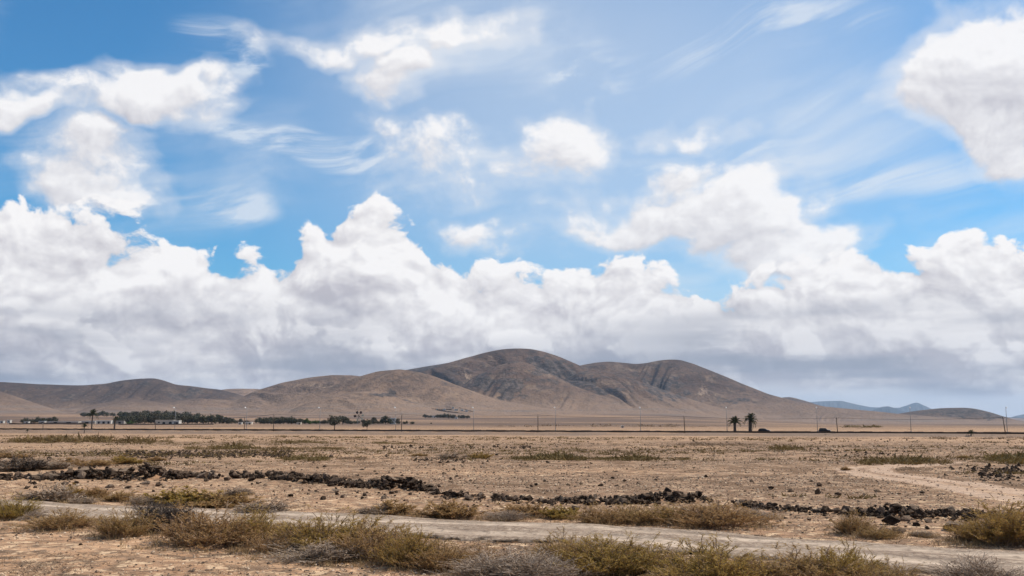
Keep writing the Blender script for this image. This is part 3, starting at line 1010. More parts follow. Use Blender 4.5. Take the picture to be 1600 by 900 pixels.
def build_far():
    m, N, b, _ = material('far_mountain_rock')
    n = N.noise(pos(N), 0.0011, 6.0, 0.6)
    N.put(b.inputs['Base Color'], N.mix(N.ramp(n, 0.35, 0.65), (0.03, 0.03, 0.032), (0.06, 0.055, 0.05)))
    for dist, pts in ((24000, [(1225, 652), (1250, 634), (1266, 628), (1290, 626.5), (1315, 626), (1335, 631), (1360, 636), (1385, 637), (1405, 637), (1418, 633), (1427, 629.5), (1433, 628.5), (1441, 632), (1452, 637), (1475, 648), (1500, 654)]),
                      (17500, [(1340, 652), (1362, 641), (1378, 635.5), (1388, 634.5), (1400, 638), (1420, 645), (1440, 652)]),
                      (23000, [(1560, 660), (1585, 650), (1600, 647), (1630, 644), (1680, 650), (1740, 662)])):
        th = np.linspace(azel(pts[0][0], 650)[0], azel(pts[-1][0], 650)[0], 220)
        st, se = skyline(pts)
        te = np.interp(th, st, se)
        kern = np.exp(-np.linspace(-2, 2, 9) ** 2); kern /= kern.sum()
        te = np.convolve(np.pad(te, 4, 'edge'), kern, 'valid')
        rr = np.linspace(dist - 2600, dist + 2400, 70)
        R, T = np.meshgrid(rr, th, indexing='ij')
        X = R * np.sin(T); Y = R * np.cos(T)
        b0 = zg(X, Y)
        H = np.clip(CAMZ + dist * te - b0[35], 0, None)
        t = np.clip(np.abs(R - dist) / (2200 * (0.7 + 0.6 * fbm(T * 60, R / 6000, 2, 300))), 0, 1)
        h = H[None] * ((1 - t) ** 2 * (1 + 2 * t)) * (1 - 0.14 * sstep(0.05, 0.3, t) * np.abs(2 * fbm(T * 220, R / 3000, 3, 310) - 1) * 2)
        V = np.stack([X.ravel(), Y.ravel(), (b0 + h - 2).ravel()], 1)
        nc = 220
        i = np.arange(69)[:, None] * nc; j = np.arange(nc - 1)[None, :]
        Fq = np.stack([(i + j).ravel(), (i + j + 1).ravel(), (i + nc + j + 1).ravel(), (i + nc + j).ravel()], 1)[:, ::-1]
        o = obj('distant_mountain', mesh('distant_mountain', V, Fq, [m], True))
        o['kind'] = 'structure'


build_far()


def build_haze():
    m = bpy.data.materials.new('haze_air')
    m.use_nodes = True
    t = m.node_tree
    t.nodes.clear()
    out = t.nodes.new('ShaderNodeOutputMaterial')
    v = t.nodes.new('ShaderNodeVolumePrincipled')
    v.inputs['Color'].default_value = (0.58, 0.76, 1.0, 1.0)
    v.inputs['Density'].default_value = HAZE
    v.inputs['Anisotropy'].default_value = 0.2
    t.links.new(v.outputs[0], out.inputs['Volume'])
    mb = MB()
    mb.box(-27000, 27000, -27000, 27000, -40.0, 520.0)
    o = mb.build('haze', m)
    o['kind'] = 'stuff'
    o['label'] = 'pale blue haze over the plain and hills'


HAZE = 3.0e-5

# ------------------------------------------------------------------ stones
def rock_mesh(seed, mat, n=20, squash=0.72):
    r = np.random.default_rng(seed)
    import bmesh
    bm = bmesh.new()
    for _ in range(n):
        v = r.normal(size=3); v /= np.linalg.norm(v)
        v = v * (0.82 + 0.3 * r.random()) * np.array([1.0, 0.82, squash]) * 0.5
        bm.verts.new(v)
    res = bmesh.ops.convex_hull(bm, input=bm.verts)
    for g in list({e for e in res['geom_interior'] + res['geom_unused'] if isinstance(e, bmesh.types.BMVert)}):
        if g.is_valid:
            bm.verts.remove(g)
    me = bpy.data.meshes.new('stone')
    bm.to_mesh(me); bm.free()
    me.materials.append(mat)
    return me


LAVA = [rock_mesh(500 + i, M_LAVA, 12 + i % 5, 0.62 + 0.05 * (i % 5)) for i in range(12)]
BROWN = [rock_mesh(540 + i, M_STONE, 12 + i % 5, 0.58 + 0.05 * (i % 4)) for i in range(8)]


def put_rock(name, px, py, wpx, hpx, bank=LAVA, parent=None, lift=0.0, p=None):
    p = p or G(px, py)
    s = p.y / F
    w, h = wpx * s, hpx * s
    me = bank[rng.integers(len(bank))]
    o = obj(name, me, parent)
    zsc = h / 0.74
    o.scale = (w, w * (0.75 + 0.5 * rng.random()), zsc)
    loc = Vector((p.x, p.y, p.z + h * (0.36 if lift > 0.08 else 0.24) + lift))
    o.location = loc - (parent.location if parent else Vector((0, 0, 0)))
    o.rotation_euler = (rng.normal() * 0.15, rng.normal() * 0.15, rng.random() * 6.28)
    return o


def scatter_mesh(name, P, size, mat, seed, flat=0.65):
    """many small faceted pebbles in one mesh"""
    r = np.random.default_rng(seed)
    n = len(P)
    base = np.array([(1, 0, 0), (-1, 0, 0), (0, 1, 0), (0, -1, 0), (0, 0, 1), (0, 0, -1)], float)
    tri = np.array([(0, 2, 4), (2, 1, 4), (1, 3, 4), (3, 0, 4), (2, 0, 5), (1, 2, 5), (3, 1, 5), (0, 3, 5)])
    V = base[None] * (0.7 + 0.6 * r.random((n, 6, 1)))
    V = V + 0.25 * r.normal(size=(n, 6, 3)) * 0.6
    a = r.random(n) * 6.283
    ca, sa = np.cos(a)[:, None], np.sin(a)[:, None]
    x = V[..., 0] * ca - V[..., 1] * sa; y = V[..., 0] * sa + V[..., 1] * ca
    V = np.stack([x, y, V[..., 2] * flat], 2) * (size[:, None, None] * 0.5)
    V = V + P[:, None, :]
    V[..., 2] += size[:, None] * 0.12
    Fc = (tri[None] + (np.arange(n) * 6)[:, None, None]).reshape(-1, 3)
    me = mesh(name, V.reshape(-1, 3), Fc, [mat])
    attr(me, 'tone', np.repeat(r.random(n), 6))
    return me


def stone_wall(label, pts, size, n, spread, brown=0.3):
    """tumbled wall: pts = (column, base row, height in px)"""
    xs = [q[0] for q in pts]
    e = empty('stone_wall', G(pts[len(pts) // 2][0], pts[len(pts) // 2][1]))
    tag(e, label, 'wall')
    wsum = np.array([q[2] for q in pts], float)
    m = n * 4
    fx = rng.uniform(xs[0], xs[-1], m * 2)
    fx = fx[fbm(fx / 17.0, fx * 0, 2, 760) > 0.30][:m]
    m = len(fx)
    fh = np.interp(fx, xs, wsum)
    Q = Gv(fx, np.interp(fx, xs, [q[1] for q in pts]))
    Q[:, 1] += rng.normal(size=m) * spread * 1.9
    fs = Q[:, 1] / F
    Q[:, 2] = zg(Q[:, 0], Q[:, 1]) + rng.random(m) ** 1.6 * np.clip(fh - 7, 0, None) * fs * 0.9
    fill = obj('small_stones', scatter_mesh('small_stones', Q, fs * (2.4 + 7.0 * rng.random(m) ** 2) * np.clip(fh / 11.0, 0.5, 1.2), M_LAVA, 70 + n, 0.8), e)
    fill.matrix_parent_inverse = Matrix.Translation(-e.location)
    fill['kind'] = 'stuff'
    # soil banked up under the stones
    bx_ = np.linspace(xs[0], xs[-1], 220)
    bl = Gv(bx_, np.interp(bx_, xs, [q[1] for q in pts]))
    bw = np.linspace(-1, 1, 13)
    top_ = np.interp(bx_, xs, wsum) * bl[:, 1] / F * 0.30 * (0.5 + fbm(bx_ / 9.0, bx_ * 0, 3, 790))
    VX = np.repeat(bl[:, 0], 13); VY = (bl[:, 1][:, None] + bw[None] * 0.75 * (0.7 + 0.6 * fbm(bx_ / 12.0, bx_ * 0 + 3, 2, 791))[:, None]).ravel()
    VZ = zg(VX, VY) + (top_[:, None] * (np.cos(bw * math.pi) * 0.5 + 0.5)[None]).ravel() * (0.6 + 0.8 * fbm(VX / 0.5, VY / 0.5, 3, 792)) - 0.03
    ii = np.arange(219)[:, None] * 13; jj = np.arange(12)[None]
    bank_me = mesh('soil_bank', np.stack([VX, VY, VZ], 1), np.stack([(ii + jj).ravel(), (ii + 13 + jj).ravel(), (ii + 14 + jj).ravel(), (ii + 1 + jj).ravel()], 1)[:, ::-1], [M_GROUND], True)
    bk = obj('soil_bank', bank_me, e)
    bk.matrix_parent_inverse = Matrix.Translation(-e.location)
    cols = np.linspace(xs[0], xs[-1], 400)
    dens = np.interp(cols, xs, wsum) ** 0.9 * (0.45 + 1.1 * fbm(cols / 22.0, cols * 0, 2, 700 + int(xs[0])))
    cdf = np.cumsum(dens); cdf /= cdf[-1]
    for k in range(n):
        px = float(np.interp(rng.random(), cdf, cols))
        pb = float(np.interp(px, xs, [q[1] for q in pts]))
        hp = float(np.interp(px, xs, [q[2] for q in pts]))
        w = size * (0.5 + 1.45 * rng.random() ** 2.4)
        lv = rng.random() ** 1.7 * max(0.0, hp - 0.5 * w)
        p = G(px, pb)
        depth = rng.normal() * spread * (1 - 0.6 * lv / max(hp, 1))
        p = Vector((p.x, p.y + depth, 0)); p.z = zgs(p.x, p.y)
        s = p.y / F
        put_rock('stone', 0, 0, w, w * (0.6 + 0.25 * rng.random()), BROWN if rng.random() < brown else LAVA, e, lv * s, p)


stone_wall('tumbled black stone wall with a high dark mound, left end of the rubble line',
           [(-40, 748, 8), (40, 749, 9), (95, 748, 13), (130, 748, 20), (180, 748, 20), (200, 749, 20), (222, 749, 30), (240, 749, 26), (262, 749, 17), (300, 747, 10), (345, 747, 12), (440, 748, 12)], 12, 285, 0.28)
stone_wall('tumbled dark stone wall section ending in a dark lump, above scattered stones',
           [(430, 749, 14), (470, 752, 16), (520, 755, 13), (540, 759, 15), (590, 762, 14), (618, 765, 21), (645, 766, 20), (680, 767, 10)], 11, 175, 0.26)
stone_wall('sparse low line of stones between two higher rubble wall sections',
           [(676, 772, 7), (712, 776, 11), (740, 778, 7), (780, 781, 9), (835, 784, 7)], 10, 62, 0.3)
stone_wall('low rubble wall of dark angular stones above the middle of the track',
           [(838, 786, 6), (870, 786, 11), (895, 784, 12), (925, 788, 14), (960, 786, 13), (1005, 784, 14), (1035, 780, 15), (1060, 783, 15), (1095, 783, 16), (1112, 784, 7)], 11, 150, 0.22)
stone_wall('rubble wall of dark boulders beside the large green bush near the right edge',
           [(1150, 790, 12), (1185, 794, 13), (1220, 797, 10), (1290, 801, 8), (1330, 803, 12), (1372, 806, 17), (1400, 808, 21), (1440, 808, 17), (1475, 807, 14), (1520, 808, 15), (1560, 808, 10)], 12.5, 190, 0.24, 0.35)

for (px, py, w, h, bank, label) in [
    (1490, 829, 42, 21, BROWN, 'large pale brown boulder in front of the right rubble wall'),
    (1392, 820, 30, 22, LAVA, 'big black boulder leaning out of the right rubble wall'),
    (1414, 814, 24, 17, BROWN, 'tan topped boulder beside the big black one in the right wall'),
    (1404, 833, 24, 12, LAVA, 'flat dark boulder lying below the right rubble wall'),
    (1388, 831, 20, 9, BROWN, 'low brown stone half buried below the right rubble wall'),
    (1431, 822, 16, 10, LAVA, 'single dark stone on sand between flat boulder and pale boulder'),
    (1450, 817, 15, 9, BROWN, 'small brown stone just left of the large pale boulder'),
    (1497, 843, 17, 8, BROWN, 'small flat brown stone by the track below the pale boulder'),
    (1338, 848, 13, 7, BROWN, 'lone grey stone at the edge of the track, right part'),
    (1280, 760, 13, 9, LAVA, 'upper of two round black stones alone on the gravel plain'),
    (1278, 772, 14, 11, LAVA, 'lower of two round black stones alone on the gravel plain'),
    (1310, 774, 13, 7, LAVA, 'flat black stone right of the two round ones on the gravel'),
    (1235, 767, 8, 6, LAVA, 'small black stone left of the round pair on the gravel'),
    (1205, 764, 11, 6, LAVA, 'wide low black stone farther left on the gravel plain'),
    (900, 799, 19, 14, BROWN, 'squat brown boulder below the middle rubble wall'),
    (918, 801, 15, 9, BROWN, 'pale stone touching the squat brown boulder'),
    (1068, 800, 16, 9, LAVA, 'dark round stone between bushes below the middle wall'),
    (1123, 838, 11, 8, LAVA, 'dark stone on the sandy shoulder above the track'),
    (1182, 841, 12, 7, LAVA, 'dark stone at the sandy shoulder right of its neighbour'),
    (1036, 830, 6, 5, LAVA, 'tiny black stone on the sandy shoulder under the broad brown bush'),
    (704, 750, 8, 7, LAVA, 'small black stone alone on the gravel above the sparse stones'),
    (957, 749, 7, 6, LAVA, 'small black stone alone on the central gravel plain'),
    (830, 761, 8, 6, LAVA, 'small black stone on the gravel left of centre'),
    (597, 746, 6, 5, LAVA, 'black stone standing just above the wall line at its dark lump'),
    (525, 769, 16, 9, BROWN, 'brown rounded stone on sand below the second wall section'),
    (454, 776, 13, 8, LAVA, 'dark stone on sand left of centre below the second wall'),
    (505, 781, 13, 8, LAVA, 'dark wedge shaped stone on the sand below the brown one'),
    (535, 778, 8, 8, LAVA, 'upright dark stone right of the wedge shaped stone'),
    (570, 775, 12, 8, LAVA, 'dark stone on sand below the lump of the second wall'),
    (612, 772, 12, 8, LAVA, 'dark rounded stone just under the lump of the second wall'),
    (600, 779, 14, 10, BROWN, 'cluster stone of brown rock beside the olive bush below the wall'),
    (740, 792, 9, 7, LAVA, 'dark stone by the track shoulder under the sparse stone line'),
    (102, 757, 13, 10, BROWN, 'grey brown rounded stone below the left wall, nearer the left edge'),
    (118, 757, 11, 9, LAVA, 'dark stone right of the grey brown rounded stone'),
    (227, 757, 16, 10, BROWN, 'pale grey boulder fallen in front of the high dark mound'),
    (200, 763, 17, 6, LAVA, 'flat dark slab on sand in front of the high mound'),
    (173, 762, 20, 10, BROWN, 'brown grassy stone left of the flat dark slab'),
    (246, 760, 13, 11, LAVA, 'dark stone tumbled right of the pale grey boulder'),
    (392, 752, 14, 10, LAVA, 'grey stone fallen in front of the left wall near its gap'),
    (355, 751, 11, 9, LAVA, 'dark upright stone in front of the left wall'),
    (53, 757, 9, 8, LAVA, 'small black stone near the left edge below the wall'),
    (126, 852, 8, 6, LAVA, 'small black stone on the bare ground at lower left'),
    (290, 848, 13, 13, LAVA, 'black stone at the foot of the broad olive bush, lower left'),
    (171, 812, 11, 7, BROWN, 'mauve grey stone at the near edge of the track, left'),
    (518, 715, 9, 8, LAVA, 'lone black rock on the middle plain by the scrub strip'),
    (604, 714, 6, 6, LAVA, 'small black rock on the middle plain right of the scrub'),
]:
    tag(put_rock('boulder' if w > 15 else 'stone', px, py, w, h, bank), label, 'rock')

for k in range(70):
    px = rng.uniform(40, 800)
    wy = float(np.interp(px, [q[0] for q in WALL_PX], [q[1] for q in WALL_PX]))
    py = wy + 4 + abs(rng.normal()) * 11
    w = 4.5 + 5.5 * rng.random() ** 2
    tag(put_rock('loose_stone', px, py, w, w * 0.7, LAVA if rng.random() < .7 else BROWN), 'small stone lying loose on the sand just below the tumbled walls', 'rock', 'loose stones fallen below the walls')
for k in range(46):
    px = rng.uniform(1150, 1590) if k < 28 else rng.uniform(830, 1120)
    wy = float(np.interp(px, [q[0] for q in WALL_PX], [q[1] for q in WALL_PX]))
    py = wy + 3 + abs(rng.normal()) * 10
    w = 5 + 6 * rng.random() ** 2
    tag(put_rock('loose_stone', px, py, w, w * 0.7, LAVA if rng.random() < .5 else BROWN), 'small stone lying on the sandy shoulder between right rubble walls and track', 'rock', 'loose stones along the shoulder')


def pebble_material():
    m, N, b, _ = material('pebble')
    t = attr_node(N, 'tone')
    c = N.mix(N.ramp(t, 0.05, 0.55), (0.07, 0.048, 0.035), (0.34, 0.225, 0.145))
    c = N.mix(N.ramp(t, 0.65, 1.0), c, (0.62, 0.46, 0.32))
    N.put(b.inputs['Base Color'], c)
    return m


M_PEBBLE = pebble_material()
tm_line = [tuple(p) for p in track_mid[::4]]
wall_g = np.array(gpts(WALL_PX)); wall_g = wall_g[np.argsort(wall_g[:, 0])]


def pebbles():
    n = 120000
    th = np.radians(rng.uniform(-29.5, 29.5, n))
    r = 13.0 * (120 / 13.0) ** rng.random(n)
    X, Y = r * np.sin(th), r * np.cos(th)
    wy = np.interp(X, wall_g[:, 0], wall_g[:, 1])
    p = np.where(Y > wy, 1.0, 0.45) * np.clip(3.0 * (fbm(X / 7.0, Y / 3.5, 4, 400) - 0.30), 0.10, 1.3)
    p *= sstep(1.2, 2.1, seg_dist(X, Y, tm_line))
    p *= 0.25 + 0.75 * sstep(0.8, 2.2, seg_dist(X, Y, [tuple(q) for q in PATH]))
    k = rng.random(n) < p
    X, Y, r = X[k], Y[k], r[k]
    P = np.stack([X, Y, zg(X, Y)], 1)
    size = (0.016 + 0.045 * rng.random(len(X)) ** 3) * (0.75 + r / 42.0)
    o = obj('gravel', scatter_mesh('gravel', P, size, M_PEBBLE, 5))
    o['kind'] = 'stuff'
    o['label'] = 'small stones and gravel strewn over the sandy plain'
    # larger dark stones strewn over the middle plain
    n = 4200
    th = np.radians(rng.uniform(-29.5, 29.5, n)); r = 34.0 * (330 / 34.0) ** rng.random(n)
    X, Y = r * np.sin(th), r * np.cos(th)
    k = rng.random(n) < (0.10 + 1.5 * np.clip(fbm(X / 22.0, Y / 22.0, 3, 410) - 0.42, 0, 1) * 2) * sstep(2, 8, Y - np.interp(X, wall_g[:, 0], wall_g[:, 1])) * sstep(1.0, 2.5, seg_dist(X, Y, [tuple(q) for q in PATH]))
    X, Y, r = X[k], Y[k], r[k]
    P = np.stack([X, Y, zg(X, Y)], 1)
    size = (0.05 + 0.17 * rng.random(len(X)) ** 3) * (0.7 + r / 110.0)
    o = obj('dark_stones', scatter_mesh('dark_stones', P, size, M_LAVA, 6))
    o['kind'] = 'stuff'
    o['label'] = 'dark lava stones strewn thinly over the middle plain'
    # bands of rubble on the plain
    P = []; S = []
    for (x0, x1, y0, y1, cnt, sz) in [(195, 455, 705, 716, 900, 5.0), (645, 725, 715, 723, 90, 5), (700, 830, 697, 701, 70, 4.5), (1300, 1420, 705, 716, 60, 4.5),
                                      (1530, 1600, 728, 752, 160, 7), (1480, 1600, 729, 738, 70, 6), (600, 680, 697, 703, 40, 5), (800, 830, 696, 702, 24, 6), (110, 200, 706, 712, 70, 4.5)]:
        u = rng.random(cnt); v = np.clip(rng.normal(size=cnt) * 0.25 + 0.5, 0, 1)
        q = Gv(x0 + (x1 - x0) * u, y0 + (y1 - y0) * v)
        P.append(q); S.append(sz * (0.4 + 0.9 * rng.random(cnt) ** 2) * q[:, 1] / F)
    o = obj('rubble', scatter_mesh('rubble', np.vstack(P), np.concatenate(S), M_LAVA, 7, 0.8))
    o['kind'] = 'stuff'
    o['label'] = 'bands of broken dark stone lying across the middle plain'


pebbles()


def plain_tufts():
    """thin dry growth in drifts over the middle plain"""
    r = np.random.default_rng(123)
    n = 16000
    th = np.radians(r.uniform(-29.5, 29.5, n)); d = 32.0 * (330 / 32.0) ** r.random(n)
    X, Y = d * np.sin(th), d * np.cos(th)
    den = np.clip(6.0 * (fbm(X / 30.0, Y / 9.0, 4, 430) - 0.50), 0, 1) * sstep(1, 5, Y - np.interp(X, wall_g[:, 0], wall_g[:, 1])) * sstep(1.2, 2.5, seg_dist(X, Y, [tuple(q) for q in PATH]))
    k = r.random(n) < den
    X, Y, d = X[k], Y[k], d[k]
    m = 14
    idx = np.repeat(np.arange(len(X)), m)
    h = (0.05 + 0.13 * r.random(len(X)) ** 2) * (0.8 + d / 130.0)
    hh = h[idx]
    b = np.stack([X[idx] + r.normal(size=len(idx)) * hh * 1.2, Y[idx] + r.normal(size=len(idx)) * hh * 1.2, np.zeros(len(idx))], 1)
    b[:, 2] = zg(b[:, 0], b[:, 1])
    dr = r.normal(size=(len(idx), 3)) * 0.7; dr[:, 2] = np.abs(dr[:, 2]) * 0.5 + 0.4
    tip = b + dr * hh[:, None]
    sd = r.normal(size=(len(idx), 3)); sd[:, 2] *= 0.2
    sd *= 0.16 * hh[:, None]
    T = np.stack([b - sd, b + sd, tip], 1).reshape(-1, 3)
    me = mesh('dry_growth', T, np.arange(len(T)).reshape(-1, 3), [M_SCRUB])
    attr(me, 'tone', np.repeat(np.clip(0.6 * r.random(len(X))[idx] + 0.4 * r.random(len(idx)), 0, 1), 3))
    o = obj('dry_growth', me)
    o['kind'] = 'stuff'
    o['label'] = 'thin drifts of dry growth over the middle plain'


plain_tufts()


# ------------------------------------------------------------------ bushes
def bush_meshes(seed, kind, far=False):
    r = np.random.default_rng(seed)
    lw = 2.6 if far else 1.0
    nst = int({'o': 150, 'g': 170, 'k': 190, 'd': 260}[kind] * (0.5 if far else 1))
    lob = r.random(6) * 6.28
    ang = r.random(nst) * 6.283
    rad = 0.40 * np.sqrt(r.random(nst))
    root = np.stack([rad * np.cos(ang) * 0.8, rad * np.sin(ang) * 0.8, np.full(nst, -0.02)], 1)
    dome = np.sqrt(np.clip(1 - (rad / 0.47) ** 2, 0.08, 1)) * (0.42 + 0.72 * r.random(nst)) * (0.8 + 0.24 * np.sin(ang * 2 + lob[0]) + 0.14 * np.sin(ang * 3 + lob[1]))
    lean = (rad / 0.4)[:, None] * np.stack([np.cos(ang), np.sin(ang)], 1) * 0.24 + r.normal(size=(nst, 2)) * 0.15
    pts = []
    for k in range(6):
        t = k / 5.0
        wob = r.normal(size=(nst, 3)) * 0.018 * (t > 0)
        q = root.copy()
        q[:, :2] += lean * t ** 1.2
        q[:, 2] += dome * t
        pts.append(q + wob)
    A, B, Wd = [], [], []
    for k in range(5):
        A.append(pts[k]); B.append(pts[k + 1]); Wd.append(np.full(nst, 0.0085 - 0.001 * k))
    # side shoots
    m = {'o': 8, 'g': 9, 'k': 15, 'd': 14}[kind]
    idx = np.repeat(np.arange(nst), m)
    t = (0.25 if kind != 'k' else 0.05) + (0.75 if kind != 'k' else 0.92) * r.random(len(idx))
    seg = np.minimum((t * 5).astype(int), 4)
    fr = (t * 5 - seg)[:, None]
    stack = np.stack(pts)
    o = stack[seg, idx] * (1 - fr) + stack[seg + 1, idx] * fr
    d = r.normal(size=(len(idx), 3)) * (0.55 if kind != 'k' else 0.95)
    d[:, 2] = np.abs(d[:, 2]) + (0.75 if kind != 'k' else 0.15)
    d[:, :2] += 0.5 * lean[idx] / 0.2
    d /= np.linalg.norm(d, axis=1)[:, None]
    L = (0.10 + 0.16 * r.random(len(idx))) * (1.0 if kind != 'k' else 1.15)
    e1 = o + d * (L * 0.5)[:, None]
    d2 = d + r.normal(size=d.shape) * 0.25; d2[:, 2] += 0.15
    d2 /= np.linalg.norm(d2, axis=1)[:, None]
    e2 = e1 + d2 * (L * 0.5)[:, None]
    A += [o, e1]; B += [e1, e2]; Wd += [np.full(len(idx), 0.0045), np.full(len(idx), 0.0035)]
    A = np.vstack(A); B = np.vstack(B); Wd = np.concatenate(Wd)
    ax = B - A
    side = np.cross(ax, r.normal(size=ax.shape)); side /= np.linalg.norm(side, axis=1)[:, None] + 1e-9
    side *= Wd[:, None] * lw
    Q = np.stack([A - side, A + side, B + side * 0.75, B - side * 0.75], 1).reshape(-1, 3)
    stems = mesh('stems', Q, np.arange(len(Q)).reshape(-1, 4), [{'k': M_TWIG_GREY, 'd': M_TWIG_DARK}.get(kind, M_TWIG)])
    # leaves along the shoots
    lv = {'o': 11, 'g': 15, 'k': 4, 'd': 9}[kind]
    li = np.repeat(np.arange(len(o)), lv)
    s = r.random(len(li))[:, None]
    P = np.where(s < 0.5, o[li] * (1 - 2 * s) + e1[li] * 2 * s, e1[li] * (2 - 2 * s) + e2[li] * (2 * s - 1))
    P = P + r.normal(size=P.shape) * 0.006
    dl = d[li] * 0.9 + r.normal(size=P.shape) * 0.6
    dl /= np.linalg.norm(dl, axis=1)[:, None]
    sd = np.cross(dl, r.normal(size=P.shape)); sd /= np.linalg.norm(sd, axis=1)[:, None] + 1e-9
    ln = (0.028 + 0.034 * r.random(len(li)))[:, None] * (0.8 if kind == 'k' else 1.0)
    T = np.stack([P - sd * 0.0055 * lw, P + sd * 0.0055 * lw, P + dl * ln * (0.5 + 0.5 * lw)], 1).reshape(-1, 3)
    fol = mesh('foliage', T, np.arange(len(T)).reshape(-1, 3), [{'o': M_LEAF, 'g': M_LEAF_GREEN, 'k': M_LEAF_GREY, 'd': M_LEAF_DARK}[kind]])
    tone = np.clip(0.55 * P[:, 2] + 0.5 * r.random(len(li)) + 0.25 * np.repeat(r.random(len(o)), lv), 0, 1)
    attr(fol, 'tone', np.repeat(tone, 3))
    return stems, fol


BUSH = {k: [bush_meshes(800 + 10 * j + i, k) for i in range(n)] for j, (k, n) in enumerate((('o', 4), ('g', 4), ('k', 3), ('d', 1)))}

BUSH_FAR = {k: [bush_meshes(900 + 10 * j + i, k, True) for i in range(n)] for j, (k, n) in enumerate((('o', 3), ('g', 2), ('k', 3), ('d', 1)))}


TUFT_AT = []


def bush(px, py, w, h, kind, label, cat='bush', group=None):
    p = G(px, py)
    s = p.y / F
    lib = (BUSH if p.y < 24 else BUSH_FAR)[kind]
    st, fo = lib[rng.integers(len(lib))]
    e = empty('bush', p, rng.random() * 6.28, (w * s * 1.15, w * s * (0.95 + 0.35 * rng.random()), h * s * 0.95))
    TUFT_AT.append((p.x, p.y, w * s))
    obj('stems', st, e); obj('foliage', fo, e)
    tag(e, label, cat, group)
    return e


